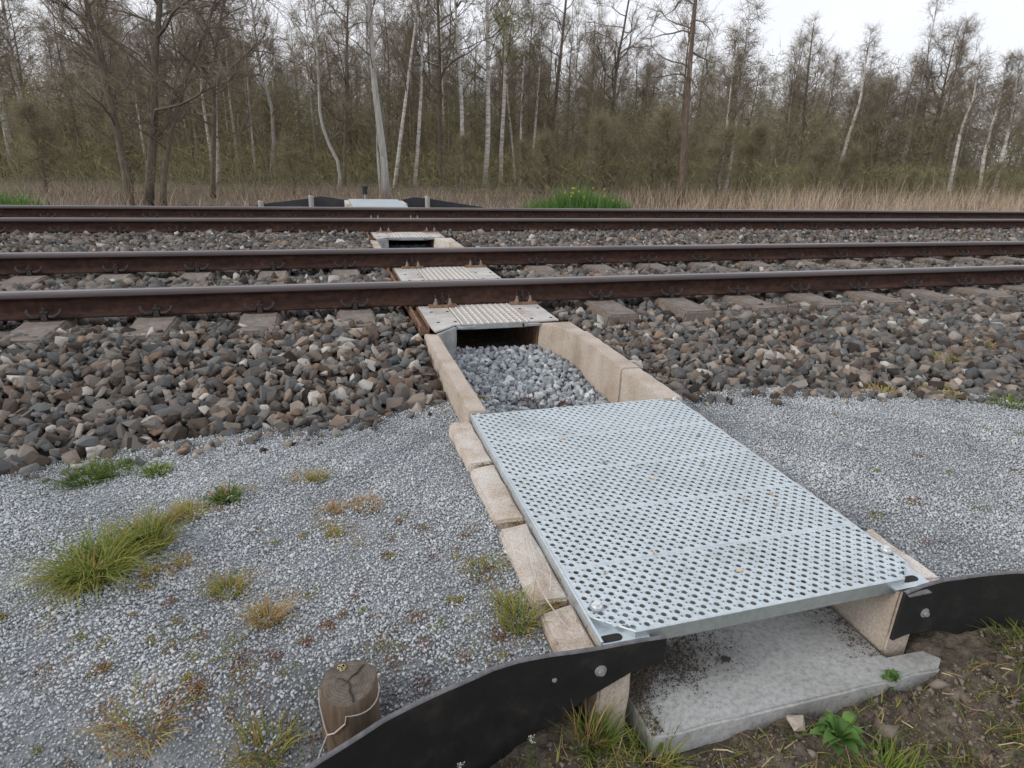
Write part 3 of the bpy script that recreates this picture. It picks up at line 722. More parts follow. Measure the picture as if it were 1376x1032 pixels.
# ------------------------------------------------------------------ black guide walls
def guide_wall(name, label, path_, ztop, zbot, th=.010, bolts=(), mat='rubber', group=None):
    t = thing(name, label, 'guide wall', (0, 0, 0), group)
    # resample the path finely
    P = np.array(path_); d = np.r_[0, np.cumsum(np.hypot(*np.diff(P, axis=0).T))]
    u = np.linspace(0, d[-1], 60); X = np.interp(u, d, P[:, 0]); Y = np.interp(u, d, P[:, 1])
    if len(P) > 60:
        ker = np.ones(3)/3
        Xs = np.convolve(X, ker, 'valid'); Ys = np.convolve(Y, ker, 'valid'); X[1:-1] = Xs; Y[1:-1] = Ys
    tx, ty = np.gradient(X), np.gradient(Y); l = np.hypot(tx, ty); nx, ny = -ty/l*th, tx/l*th
    if ny.mean() < 0: nx, ny = -nx, -ny
    zt_ = ztop(X) if callable(ztop) else np.full(60, ztop); zt_ = zt_+.0015*np.sin(u*23); zb = zbot(X)
    q = MB(); vs = []
    for i in range(60):
        vs += [(X[i], Y[i], zb[i]), (X[i], Y[i], zt_[i]-.003), (X[i]+nx[i]*.25, Y[i]+ny[i]*.25, zt_[i]), (X[i]+nx[i], Y[i]+ny[i], zt_[i]), (X[i]+nx[i], Y[i]+ny[i], zb[i])]
    fs = []; mi = []
    for i in range(59):
        for k in range(5):
            k2 = (k+1) % 5; fs.append((i*5+k, (i+1)*5+k, (i+1)*5+k2, i*5+k2)); mi.append(1 if k in (1, 2) else 0)
    fs += [(0, 1, 2, 3, 4), (295+4, 295+3, 295+2, 295+1, 295)]; mi += [0, 0]
    q.v = vs; q.f = fs; q.m = mi; q.t = [0]*len(vs)
    me = q.mesh('panel', [M[mat], M['rubberedge']])
    bm = bmesh.new(); bm.from_mesh(me); bmesh.ops.recalc_face_normals(bm, faces=bm.faces[:]); bm.to_mesh(me); bm.free()
    link(bpy.data.objects.new('panel', me), t)
    for (x, y, z, s) in bolts: hexbolt(t, x, y, z, 'y', s)
    return t
zbl = lambda x: np.interp(x, [1.2, 1.9, 2.05, 2.165, 2.26, 2.335], [-.62, -.5, -.40, -.325, -.275, -.268])
guide_wall('guide_wall', 'curved black plastic guide wall left of the culvert mouth', FLAP_L, -.190, zbl, bolts=[(2.172, -3.3262, -.255, .85), (2.06, -3.3195, -.262, .35)])
zbr = lambda x: np.interp(x, [3.045, 3.1, 3.25, 3.5, 4.2], [-.352, -.35, -.375, -.48, -.56])
gr = guide_wall('guide_wall', 'black plastic guide wall right of the culvert mouth', FLAP_R, -.193, zbr, bolts=[(3.150, -3.333, -.288, .82)])
q = MB(); q.box(3.05, 3.125, -3.352, -3.338, -.2025, -.1995); q.obj('edge_strip', M['rubberedge'], gr)

# ------------------------------------------------------------------ cut post with wire
px_, py_, R0 = 1.604, -3.272, .061
t = thing('wooden_post', 'short round cut timber post with pale wire beside black wall', 'post', (px_, py_, -.36))
q = MB(); n = 40
rr = [R0*(1+.03*math.sin(3*a+.5)+.02*math.sin(7*a)-(.05 if abs(a-4.86) < .09 else 0)) for a in [2*PI*k/n for k in range(n)]]
for zi, (z, s) in enumerate(((-.2, 1.05), (-.02, 1.02), (.12, 1.0), (.158, .985), (.164, .95))):
    q.v += [(rr[k]*s*math.cos(2*PI*k/n)+.02*(.16-z)*.3, rr[k]*s*math.sin(2*PI*k/n), z+.006*math.sin(2*PI*k/n+1)*(z > .1)) for k in range(n)]
q.f = [(i*n+k, i*n+(k+1) % n, (i+1)*n+(k+1) % n, (i+1)*n+k) for i in range(4) for k in range(n)]
q.m = [0]*len(q.f); q.t = [0]*len(q.v)
q.obj('post_body', M['wood'], t, smooth=True)
q = MB(); q.v = [(rr[k]*.955*math.cos(2*PI*k/n), rr[k]*.955*math.sin(2*PI*k/n), .1635+.006*math.sin(2*PI*k/n+1)) for k in range(n)]+[(0, 0, .166)]
q.f = [(k, (k+1) % n, n) for k in range(n)]; q.m = [0]*n; q.t = [0]*(n+1)
ce = q.obj('cut_end', M['endgrain'], t, smooth=True)
q = MB()
for a0, l, wdt in ((4.86, .054, .0024), (.75, .05, .0016), (2.5, .03, .0012), (3.6, .034, .001)):
    c, s = math.cos(a0), math.sin(a0); j = [.0, .002, -.002, .001]
    pts = [(c*l*i/4-s*(j[i % 4]), s*l*i/4+c*(j[i % 4]), .1668-.0004*i+.0062*math.sin(a0+1)*i/4) for i in range(5)]
    q.tube(pts, [wdt*.5, wdt*.8, wdt, wdt, wdt*.9], 4)
q.obj('drying_crack', M['dark'], ce)
q = MB()
for k in range(7): q.cyl((-.012+.006*math.cos(k*2.3), .040+.006*math.sin(k*2.3)), .004, .1665, .1695, 7)
M['lichen'] = spots('pale lichen', [(.3, (.30, .25, .12)), (.7, (.48, .42, .24))], 90, .95, .3, .002)
q.obj('lichen', M['lichen'], ce)['kind'] = 'stuff'
wz = .135
W_ = [(R0*1.03*math.cos(a), R0*1.03*math.sin(a), wz-.02*math.cos(a-.3)*0+.006*math.sin(a*2)) for a in np.linspace(.5, -2.05, 16)]
W_ += [(-.045, -.052, .085), (-.060, -.052, .07)]
q = MB(); q.tube(W_[:14]+[(-.012, -.064, .118), (-.035, -.058, .092), (-.050, -.046, .078)], .0016, 5)
q.tube([(-.0615, .012, .148), (-.062, -.008, .125), (-.056, -.03, .1), (-.050, -.046, .078), (-.064, -.06, .055), (-.082, -.078, .02), (-.095, -.10, .005)], .0016, 5)
q.obj('wire', M['wire'], t)

# ------------------------------------------------------------------ pebbles in the near pit, and in the middle pit
def ico(seed, sq):
    r = np.random.default_rng(seed); bm = bmesh.new(); bmesh.ops.create_icosphere(bm, subdivisions=1, radius=1)
    V = np.array([v.co[:] for v in bm.verts]); F = np.array([[v.index for v in f.verts] for f in bm.faces]); bm.free()
    V = V*(1+r.uniform(-.16, .16, (len(V), 1)))*sq; return V.astype(np.float32), F
pebs = [hull_proto(300+k, 18, np.array([1, .76, .54+.06*(k % 3)]), True) for k in range(12)]
def pit_z(x, y): return -.315-.10*sstep(-.6, -1.6, np.asarray(y))*1.0+.008*lump(x, y, 11)
def pit_z(x, y):
    y = np.asarray(y); return -.350-.062*np.clip((-.6-y)/.95, 0, 1.25)+.008*lump(np.asarray(x), y, 11)
def pit(name, label, xs_, ys_, zf, nsingle):
    bed = props(grid_sheet(name, np.linspace(xs_[0], xs_[1], 20), np.linspace(ys_[0], ys_[1], 30), lambda x, y: zf(x, y)-.02, M['gravelbase']), label, kind='structure')
    pts = []
    for p, dz in ((.029, -.008), (.036, .005)):
        x, y = jgrid(xs_[0]+.012, xs_[1]-.012, ys_[0], ys_[1], p); s = p*.66*rng.uniform(.7, 1.3, len(x))
        pts.append(np.stack([x, y, zf(x, y)+dz+rng.uniform(-.004, .004, len(x)), s], 1))
    a = np.concatenate(pts); rt, q4 = rand_rot(len(a), rng, .5); tn = rng.beta(2, 2, len(a))
    ap = a[:, 3]/np.linalg.norm(a[:, :3]-CAM, axis=1)**1.5*(a[:, 2] > zf(a[:, 0], a[:, 1])-.001); ap *= (a[:, 1] > -1.9)
    bg_ = np.zeros(len(a), bool)
    if nsingle: bg_[np.argsort(-ap)[:nsingle]] = True
    scatter('pebbles', pebs, a[~bg_, :3], a[~bg_, 3], tn[~bg_], rt[~bg_], M['pebble'], bed)
    ms = []
    for V, F in pebs:
        me = bpy.data.meshes.new('pebble'); me.from_pydata(V.tolist(), [], F.tolist()); me.materials.append(M['pebble_single']); ms.append(me)
    for n_, i in enumerate(np.where(bg_)[0]):
        o = bpy.data.objects.new('pebble', ms[n_ % 12]); o.location = a[i, :3]; o.scale = (a[i, 3],)*3; o.rotation_mode = 'QUATERNION'; o.rotation_quaternion = q4[i]; link(o, bed)
    return bed
pit('pit_gravel', 'pale blue grey pebbles filling the open culvert pit', (2.25, 3.065), (-2.1, -.53), pit_z, 280)
props(grid_sheet('tunnel_floor', np.linspace(2.393, 2.939, 14), np.linspace(-.53, 2.2, 40), lambda x, y: -.42+.055*sstep(-.3, -.55, y)+.01*lump(x, y, 13), M['soil']), 'dark soil on the floor of the culvert under the near track', kind='structure')
pit('pit_gravel', 'pebbles in the middle pit between the tracks', (2.25, 3.065), (2.1, 4.0), lambda x, y: -.34+.006*lump(np.asarray(x), np.asarray(y), 11), 0)

# ------------------------------------------------------------------ far culvert mouth across the tracks
zf = -.150
t = thing('perforated_cover', 'pale steel cover of the far culvert mouth beyond the last rail', 'metal cover')
q = MB()
for k in range(5): q.box(2.18, 3.15, 7.4+.33*k, 7.4+.33*k+.325, zf-.03, zf)
q.obj('plank', M['galv'], t, bevel=.003)
q = MB(); q.box(2.10, 2.175, 8.2, 9.0, zf-.2, zf-.02); q.box(3.155, 3.24, 8.2, 9.0, zf-.2, zf-.02); q.obj('kerb', M['concrete_pale'], t)
q = MB(); q.box(2.16, 2.25, 6.3, 9.06, -.7, zf-.035); q.box(3.08, 3.17, 6.3, 9.06, -.7, zf-.035); q.box(2.25, 3.08, 6.3, 9.06, -.8, -.66); q.obj('culvert_wall', M['concrete'], t)
guide_wall('guide_wall', 'dark guide wall left of the far culvert mouth', [(.45, 9.25), (1.0, 9.22), (1.5, 9.2), (1.66, 9.2), (2.16, 9.12)], lambda x: np.interp(x, [.45, 1.45, 1.66, 2.16], [-.285, -.155, -.11, -.175]), lambda x: x*0-.95, .02, mat='rubberhaze')
guide_wall('guide_wall', 'dark guide wall right of the far culvert mouth', [(3.18, 9.12), (3.6, 9.2), (3.8, 9.2), (4.4, 9.23), (5.0, 9.25)], lambda x: np.interp(x, [3.18, 3.5, 3.8, 5.0], [-.175, -.11, -.135, -.31]), lambda x: x*0-.95, .02, mat='rubberhaze')
for x, z, lb in ((.53, -.215, 'outermost low timber stake at the far left guide wall'), (1.47, -.105, 'timber stake in front of the far left guide wall peak'), (3.78, -.095, 'timber stake in front of the far right guide wall')):
    q = MB(); q.tube([(0, 0, -.75), (0, 0, z-.008), (.003, 0, z)], [.05, .05, .042], 12); o = q.obj('wooden_stake', M['bark_grey']); o.location = (x, 9.14, 0); props(o, lb, 'stake', 'stakes at the far culvert mouth')
t = thing('marker_post', 'small black capped marker post behind the far cover', 'marker post', (2.53, 9.35, -.8))
q = MB(); q.tube([(0, 0, 0), (0, 0, .76)], .018, 10); q.obj('pole', M['galvdull'], t)
q = MB(); q.cyl((0, 0), .05, .72, .84, 16); q.cyl((0, 0), .064, .84, .885, 16, r1=.06); q.obj('cap', M['rubber'], t)

# ------------------------------------------------------------------ grass and herbs
def blades(n, spread, h, wdt, lean, r, base=None, droop=.5, col=(.2, .6), tip=.1, segs=3):
    """tapered bent ribbons; returns V, F (quads), tint"""
    if base is None:
        a = r.uniform(0, 2*PI, n); rad = spread*np.sqrt(r.random(n)); base = np.stack([rad*np.cos(a), rad*np.sin(a), np.zeros(n)], 1)
        out = a+r.normal(0, .6, n)
    else: out = r.uniform(0, 2*PI, n)
    H = h*r.uniform(.45, 1.1, n); L = H*lean*r.uniform(.2, 1.3, n)
    dx, dy = np.cos(out), np.sin(out); fx = out+PI/2+r.normal(0, .5, n)
    V = np.zeros((n, segs+1, 2, 3)); T = np.zeros((n, segs+1, 2))
    c0 = r.uniform(col[0], col[1], n)
    for k in range(segs+1):
        u = k/segs; wd = wdt*(1-u**1.5)*.5+wdt*.04
        cx = base[:, 0]+dx*L*u**1.6; cy = base[:, 1]+dy*L*u**1.6; cz = base[:, 2]+H*(u-droop*lean*.45*u**2.6)
        for s, sg in enumerate((-1, 1)):
            V[:, k, s, 0] = cx+sg*np.cos(fx)*wd; V[:, k, s, 1] = cy+sg*np.sin(fx)*wd; V[:, k, s, 2] = cz
        T[:, k, :] = np.clip(c0+tip*u, 0, 1)[:, None]
    I = np.arange(n*(segs+1)*2).reshape(n, segs+1, 2)
    F = np.stack([I[:, :-1, 0], I[:, :-1, 1], I[:, 1:, 1], I[:, 1:, 0]], -1).reshape(-1, 4)
    return V.reshape(-1, 3), F, T.ravel()
def join(parts):
    VV, FF, TT = [], [], []; o = 0
    for V, F, T in parts: VV.append(V); FF.append(F+o); TT.append(T); o += len(V)
    return np.concatenate(VV), np.concatenate(FF), np.concatenate(TT)
def tuft(x, y, z, parts, label, name='grass_tuft', cat='grass tuft', mat='grass', group=None):
    V, F, T = join(parts); o = from_np(name, V, F, [M[mat]], None, T); o.location = (x, y, z); return props(o, label, cat, group)
r = np.random.default_rng(3)
def shift(b, dx, dy, dz=0): V, F, T = b; return V+np.array([dx, dy, dz]), F, T
gz = lambda x, y: float(gravel_z(x, y))
def T_(x, y, *parts, label, **k):
    mat_ = [shift(blades(46, .045, .016, .0028, 2.6, r, col=(.66, 1.), droop=.3), *r.normal(0, .03, 2)) for _ in range(2)]
    parts = list(parts)+mat_
    return tuft(x, y, k.pop('z', gz(x, y))-.004, parts, label, **k)
T_(.93, -2.60, blades(380, .075, .135, .0042, 1.2, r, col=(.25, .62), droop=.8), shift(blades(170, .05, .10, .0045, 1.7, r, col=(.38, .66), droop=.9), -.01, -.035), shift(blades(60, .03, .05, .004, 1., r, col=(.6, .72)), -.05, -.02), shift(blades(260, .06, .11, .004, 1.0, r, col=(.3, .7)), .11, .10), shift(blades(120, .05, .07, .0035, 1.3, r, col=(.6, .95)), -.02, -.04), shift(blades(90, .05, .12, .004, 1.5, r, col=(.4, .6)), .04, -.03), shift(blades(120, .05, .09, .004, .9, r, col=(.05, .35)), .09, .16), shift(blades(40, .03, .04, .003, 1.1, r, col=(.5, .85)), .16, .13),
   label='largest bushy grass tuft on the left gravel, green fading to straw')
T_(.70, -1.90, blades(220, .07, .085, .006, 1.3, r, col=(.0, .4)), shift(blades(140, .06, .075, .006, 1.2, r, col=(.05, .35)), .09, .03), label='dark green grass tuft at the ballast edge, far left', z=-.35)
T_(.95, -1.93, blades(110, .045, .045, .007, 1.2, r, col=(.15, .5)), label='small bright green tuft at the ballast edge')
T_(1.13, -2.33, blades(160, .05, .05, .004, 1.1, r, col=(.5, .82)), shift(blades(90, .03, .045, .004, 1.1, r, col=(.6, .95)), -.06, -.04), label='yellow orange tuft between the big tuft and green rosette')
T_(1.24, -2.28, blades(120, .035, .045, .007, 1.5, r, col=(.0, .25)), shift(blades(50, .025, .05, .003, .8, r, col=(.8, .95)), -.025, .03), label='dark green rosette with brown withered half on the gravel')
T_(1.54, -2.23, blades(110, .03, .06, .003, .8, r, col=(.4, .85)), label='olive tuft in the middle of the left gravel, near the kerb')
T_(1.60, -2.45, blades(90, .025, .045, .003, .9, r, col=(.75, 1)), shift(blades(130, .035, .05, .003, 1.2, r, col=(.72, .98)), .10, -.01), label='reddish brown withered tuft beside the second kerb block')
T_(1.585, -2.60, blades(60, .018, .04, .003, .8, r, col=(.45, .8)), label='tiny yellow green tuft left of the third kerb block')
T_(1.30, -2.78, blades(150, .04, .06, .003, 1.1, r, col=(.3, .85)), label='loose olive tuft right of the big grass tuft')
T_(1.41, -2.93, blades(160, .035, .065, .003, 1.1, r, col=(.62, .95)), label='spiky golden brown tuft in the lower left gravel')
T_(1.08, -2.65, blades(60, .02, .035, .003, .9, r, col=(.5, .85)), label='small straw tuft just right of the big tuft')
T_(1.16, -2.62, blades(55, .017, .035, .003, .9, r, col=(.6, .9)), label='small brown tuft standing alone right of the big tuft')
T_(2.03, -3.13, blades(150, .045, .085, .0035, .9, r, col=(.3, .75)), shift(blades(60, .03, .06, .0035, .9, r, col=(.4, .8)), -.01, .07), label='tall olive tuft beside the shortest kerb block')
T_(2.0, -2.90, blades(90, .05, .045, .003, 1.2, r, col=(.25, .8)), label='sparse tuft beside the third kerb block')
T_(1.42, -3.27, blades(130, .05, .085, .0035, .9, r, col=(.4, .8)), label='yellowing tuft left of the cut post at the bottom')
T_(1.17, -3.17, blades(170, .08, .06, .0035, 1.2, r, col=(.55, .98)), label='withered brown tuft at the bottom left')
for x, y, c, lb in ((4.42, -1.93, (.55, .9), 'rusty brown moss tuft at the right ballast edge'), (4.73, -2.0, (.5, .9), 'second rusty moss tuft along the right ballast edge'), (4.95, -2.22, (.05, .5), 'green tuft at the right ballast edge near the frame'), (5.75, -1.4, (.6, .95), 'brown moss tuft high on the right ballast shoulder'), (5.2, -1.62, (.5, .8), 'olive moss tuft on the right ballast shoulder')):
    zz = float(ballast_z(x, y)) if y > float(toe_y(x)) else gz(x, y)
    T_(x, y, blades(160, .09, .05, .006, 1.3, r, col=c), label=lb, z=zz, name='moss_tuft' if 'moss' in lb else 'grass_tuft', cat='moss' if 'moss' in lb else 'grass tuft')
# tuft and flower stalks by the left guide wall
sz = lambda x, y: float(soil_z(x, y))
T_(2.155, -3.365, blades(150, .045, .11, .0032, .8, r, col=(.15, .55)), shift(blades(30, .03, .17, .0025, .5, r, col=(.75, .95)), -.02, .01), label='green tuft under the bolt of the left guide wall', z=sz(2.155, -3.365))
T_(2.27, -3.44, blades(160, .06, .08, .003, 1.2, r, col=(.15, .7)), label='grass tuft beside the left corner of the slab', z=sz(2.27, -3.44))
def stalk(x, y, h, label):
    t = thing('flowering_weed', label, 'weed', (x, y, sz(x, y)))
    q = MB(); q.tube([(0, 0, -.01), (.004, 0, h*.5), (-.003, .003, h)], [.0015, .0012, .0009], 5)
    for k in range(9):
        a = k*2.4; z = h*(.3+.07*k); q.tube([(0, 0, z), (.012*math.cos(a), .012*math.sin(a), z+.014)], [.0007, .0005], 4)
    q.obj('stem', M['herb'], t)
    q = MB()
    for k in range(14):
        a = k*2.4; c = (.007*math.cos(a)*(k % 3)/1.5, .007*math.sin(a)*(k % 3)/1.5, h-.012+.004*(k % 5))
        for j in range(3):
            b = a+j*2.1; q.add([c, (c[0]+.0028*math.cos(b), c[1]+.0028*math.sin(b), c[2]+.002), (c[0]+.0028*math.cos(b+.9), c[1]+.0028*math.sin(b+.9), c[2]+.002)], [(0, 1, 2)])
    q.obj('flower', M['wire'], t)
stalk(1.815, -3.43, .15, 'taller white flowered weed against the left guide wall')
stalk(1.985, -3.385, .11, 'shorter white flowered weed nearer the culvert mouth')
# leafy herb in front of the slab
def herb(x, y, n, R, lw, label):
    q = MB(); rr_ = random.Random(7)
    for k in range(n):
        a = rr_.uniform(0, 2*PI); l = R*rr_.uniform(.45, 1.); w2 = lw*rr_.uniform(.7, 1.2); h = rr_.uniform(.01, .06)
        d = (math.cos(a), math.sin(a)); sdv = (-d[1], d[0]); pts = []
        for u, ww in ((.15, .12), (.35, .7), (.6, 1), (.85, .6), (1.05, .05)):
            zc = h*math.sin(min(u, 1)*2.2)+.012
            pts.append(((d[0]*l*u+sdv[0]*w2*ww, d[1]*l*u+sdv[1]*w2*ww, zc+.006*ww), (d[0]*l*u-sdv[0]*w2*ww, d[1]*l*u-sdv[1]*w2*ww, zc+.006*ww), (d[0]*l*u, d[1]*l*u, zc)))
        vs = [p for s in pts for p in s]; fs = []
        for i in range(4):
            fs += [(i*3, i*3+2, i*3+5, i*3+3), (i*3+2, i*3+1, i*3+4, i*3+5)]
        q.add(vs, fs, 0, rr_.uniform(.1, .75))
    o = q.obj('leafy_weed', M['herb'], tint=True, smooth=True); o.location = (x, y, sz(x, y)-.003); props(o, label, 'weed')
herb(2.735, -3.505, 34, .075, .013, 'broad leaved green weed in front of the slab')
herb(3.0, -3.405, 14, .035, .008, 'small dark weed tucked under the slab edge')
T_(2.80, -3.60, blades(240, .09, .075, .004, 1.2, r, col=(.1, .5)), label='bright green grass tuft below the broad leaved weed', z=sz(2.8, -3.6))
T_(3.46, -3.46, blades(260, .12, .10, .0035, 1.1, r, col=(.08, .6)), shift(blades(120, .08, .09, .0035, 1.1, r, col=(.2, .7)), .13, .05), label='grass clump at the right edge below the guide wall', z=sz(3.46, -3.46))
T_(3.28, -3.58, blades(260, .12, .07, .0035, 1.3, r, col=(.08, .6)), label='low grass clump at the lower right corner', z=sz(3.28, -3.58))
T_(3.62, -3.56, blades(300, .13, .10, .0035, 1.2, r, col=(.0, .45)), label='dark green grass clump at the far right bottom corner', z=sz(3.62, -3.56))
T_(3.12, -3.62, blades(260, .12, .055, .0032, 1.4, r, col=(.05, .55)), label='low spreading grass patch at the bottom right of centre', z=sz(3.12, -3.62))
T_(2.5, -3.53, blades(160, .09, .05, .0032, 1.4, r, col=(.1, .7)), label='thin grass patch at the bottom below the slab', z=sz(2.5, -3.53))
# sparse ground cover: grass, straw, crumbs
n = 8200; bx_ = rng.uniform(.6, 4.6, n); by_ = rng.uniform(-3.95, -3.36, n)
keep = (by_ < np.where(bx_ < 2.7, fl_l(np.minimum(bx_, 2.33)), fl_r(np.maximum(bx_, 3.05)))-.03) & ~((bx_ > 2.27) & (bx_ < 3.36) & (by_ > -3.425))
keep &= (lump(bx_, by_, 7, 2.)+.8*rng.random(n)+.75*(bx_ > 3.15)+.35*(by_ < -3.5) > .25)
bx_, by_ = bx_[keep], by_[keep]
V, F, T = blades(len(bx_), 0, .05, .003, 1.4, rng, base=np.stack([bx_, by_, soil_z(bx_, by_)-.003], 1), col=(.1, .85))
props(from_np('ground_cover', V, F, [M['grass']], None, T), 'thin grass growing on the brown soil by the culvert mouth', 'ground cover', kind='stuff')
def litter(n, xr, yr, zf_, l, wd, seed, ok):
    r_ = np.random.default_rng(seed); x = r_.uniform(*xr, n); y = r_.uniform(*yr, n); k = ok(x, y); x, y = x[k], y[k]; n = len(x)
    a = r_.uniform(0, 2*PI, n); L = l*r_.uniform(.3, 1, n); W = wd*r_.uniform(.6, 1.3, n); z = zf_(x, y)+r_.uniform(.001, .010, n); tz = r_.normal(0, .12, n)*L
    V = np.zeros((n, 6, 3)); bnd = r_.normal(0, .12, n)*L
    for k_, u in enumerate((-.5, 0, .5)):
        cx = x+np.cos(a)*L*u-np.sin(a)*bnd*(u == 0); cy = y+np.sin(a)*L*u+np.cos(a)*bnd*(u == 0)
        for s, sg in enumerate((-1, 1)):
            V[:, k_*2+s] = np.stack([cx-sg*np.sin(a)*W/2, cy+sg*np.cos(a)*W/2, z+tz*u+sg*W*.3], 1)
    I = np.arange(n*6).reshape(n, 6)
    F = np.concatenate([I[:, [0, 1, 3, 2]], I[:, [2, 3, 5, 4]]])
    return V.reshape(-1, 3), F, np.repeat(r_.random(n), 6)
off_slab = lambda x, y: (y < np.where(x < 2.7, fl_l(np.minimum(x, 2.33)), fl_r(np.maximum(x, 3.05)))-.02) & ~((x > 2.28) & (x < 3.35) & (y > -3.425))
V, F, T = litter(1100, (.7, 4.4), (-3.95, -3.36), soil_z, .10, .0024, 5, off_slab)
props(from_np('straw_litter', V, F, [M['straw']], None, T), 'dead grass stems and straw scattered on the soil', 'litter', kind='stuff')
x = rng.uniform(.6, 4.6, 34000); y = rng.uniform(-3.95, -3.34, 34000); k = off_slab(x, y); x, y = x[k], y[k]
s = .0034*np.exp(rng.normal(0, .62, len(x))); Rc, _ = rand_rot(len(x), rng)
M['crumb'] = tinted('soil crumb', [(0, (.05, .04, .03)), (.5, (.155, .125, .098)), (.85, (.25, .215, .175)), (.97, (.24, .2, .17)), (1, (.36, .33, .30))], .95, 0)
o = scatter('soil_crumbs', chips, np.stack([x, y, soil_z(x, y)+s*.2], 1), s, rng.random(len(x)), Rc, M['crumb'], ground)
# dirt blown over the slab under the cover
n = 11000; x = np.abs(rng.normal(0, .13, n))+2.285; y = -3.19+rng.normal(0, .05, n)+(x-2.3)*.06+.02*np.sin(x*40)
x = np.concatenate([x, rng.uniform(2.285, 2.32, 1500), 3.05-np.abs(rng.normal(0, .05, 1600))]); y = np.concatenate([y, rng.uniform(-3.40, -3.1, 1500), rng.uniform(-3.33, -2.8, 1600)])
k = (x < 3.045) & (y > -3.40); x, y = x[k], y[k]; s = .0016*np.exp(rng.normal(0, .45, len(x))); Rc, _ = rand_rot(len(x), rng)
o = scatter('floor_dirt', chips, np.stack([x, y, -.4148+rng.random(len(x))*.004], 1), s, rng.random(len(x))*.6, Rc, M['crumb'], None); props(o, 'dark dirt blown over the slab under the cover', 'dirt')
# pebbles and clods near the slab
for x, y, s, lb in ((2.665, -3.445, .028, 'pale pinkish stone at the front edge of the slab'), (2.60, -3.235, .016, 'dark clod lying on the slab under the cover'), (3.36, -3.40, .03, 'brown clod under the right guide wall'), (2.985, -3.42, .02, 'brown clod at the right front corner of the slab')):
    V, F = hp_near[int(x*100) % 24]; me = bpy.data.meshes.new('stone'); me.from_pydata(V.tolist(), [], F.tolist())
    me.materials.append(M['soil'] if 'clod' in lb else M['concrete']); o = link(bpy.data.objects.new('clod' if 'clod' in lb else 'loose_stone', me)); o.scale = (s, s*.9, s*.8)
    o.location = (x, y, (-.415 if 'on the slab' in lb else sz(x, y))+s*.42); props(o, lb, 'clod' if 'clod' in lb else 'stone')
# stonecrop
cx = np.concatenate([rng.uniform(.7, 2.05, 95), rng.uniform(1.0, 2.0, 70), rng.uniform(3.3, 5.2, 30)]); cy = np.concatenate([rng.uniform(-3.4, -2.5, 95), rng.uniform(-3.4, -2.95, 70), rng.uniform(-3.2, -2.1, 30)])
k = cy > np.where(cx < 2.65, fl_l(cx), fl_r(cx))+.03; cx, cy = cx[k], cy[k]
P = []; tt = []
for x0, y0 in zip(cx, cy):
    n = int(rng.integers(12, 60)); sp = rng.uniform(.006, .022); base = rng.choice([.2, .35, .45, .55, .65, .78, .85, .95])
    x = x0+rng.normal(0, sp, n); y = y0+rng.normal(0, sp, n); P.append(np.stack([x, y, gravel_z(x, y)+rng.uniform(0, .008, n), rng.uniform(.0018, .0042, n)], 1)); tt.append(np.clip(base+rng.normal(0, .12, n), 0, 1))
for x0, y0, sp, base in ((2.62, -1.38, .03, .25), (2.72, -1.62, .035, .75), (2.80, -1.45, .035, .12), (2.45, -1.55, .04, .7), (2.52, -1.6, .03, .35), (2.84, -1.62, .03, .2), (2.38, -1.3, .02, .7)):
    n = 110; x = x0+rng.normal(0, sp, n); y = y0+rng.normal(0, sp, n); P.append(np.stack([x, y, pit_z(x, y)+rng.uniform(.008, .028, n), rng.uniform(.003, .007, n)], 1)); tt.append(np.clip(base+rng.normal(0, .1, n), 0, 1))
for x0, y0, sp in ((2.13, -2.328, .02), (2.13, -2.73, .018), (2.12, -3.118, .018), (2.14, -3.12, .012)):
    n = 60; x = x0+rng.normal(0, sp, n); y = y0+rng.normal(0, .006, n); P.append(np.stack([x, y, -.232+rng.uniform(0, .012, n), rng.uniform(.002, .004, n)], 1)); tt.append(np.clip(.6+rng.normal(0, .2, n), 0, 1))
P = np.concatenate(P); tt = np.concatenate(tt); Rs, _ = rand_rot(len(P), rng)
props(scatter('stonecrop', chips, P[:, :3], P[:, 3], tt, Rs, M['sedum'], None), 'red and olive stonecrop dotted over the gravel and pebbles', 'stonecrop')
# dry stalk across the kerb blocks, fallen twig at the lower left
q = MB(); q.tube([(2.152, -2.80, -.205), (2.135, -2.88, -.207), (2.118, -2.97, -.208), (2.108, -3.06, -.209), (2.112, -3.13, -.21), (2.125, -3.21, -.213)], [.0014, .0022, .0024, .0022, .002, .0012], 6)
q.tube([(2.118, -2.97, -.208), (2.14, -3.03, -.2), (2.150, -3.075, -.195)], [.0014, .0012, .0008], 5); q.tube([(2.150, -3.00, -.185), (2.147, -3.04, -.19), (2.128, -3.09, -.206)], [.0012, .0015, .0015], 5)
props(q.obj('dry_stalk', M['wire']), 'dry branching stalk lying across the two nearest kerb blocks', 'stalk')
q = MB(); q.tube([(1.235, -3.16, -.27), (1.215, -3.21, -.285), (1.20, -3.27, -.297)], [.0014, .002, .0018], 6); props(q.obj('fallen_twig', M['wood']), 'short grey twig lying at the bottom left of the gravel', 'twig')
q = MB(); q.tube([(2.06, -1.80, -.25), (2.10, -1.74, -.22), (2.135, -1.70, -.21)], [.0015, .0018, .001], 5); props(q.obj('dry_stalk', M['straw']), 'single straw stem at the far end of the kerb', 'stalk')

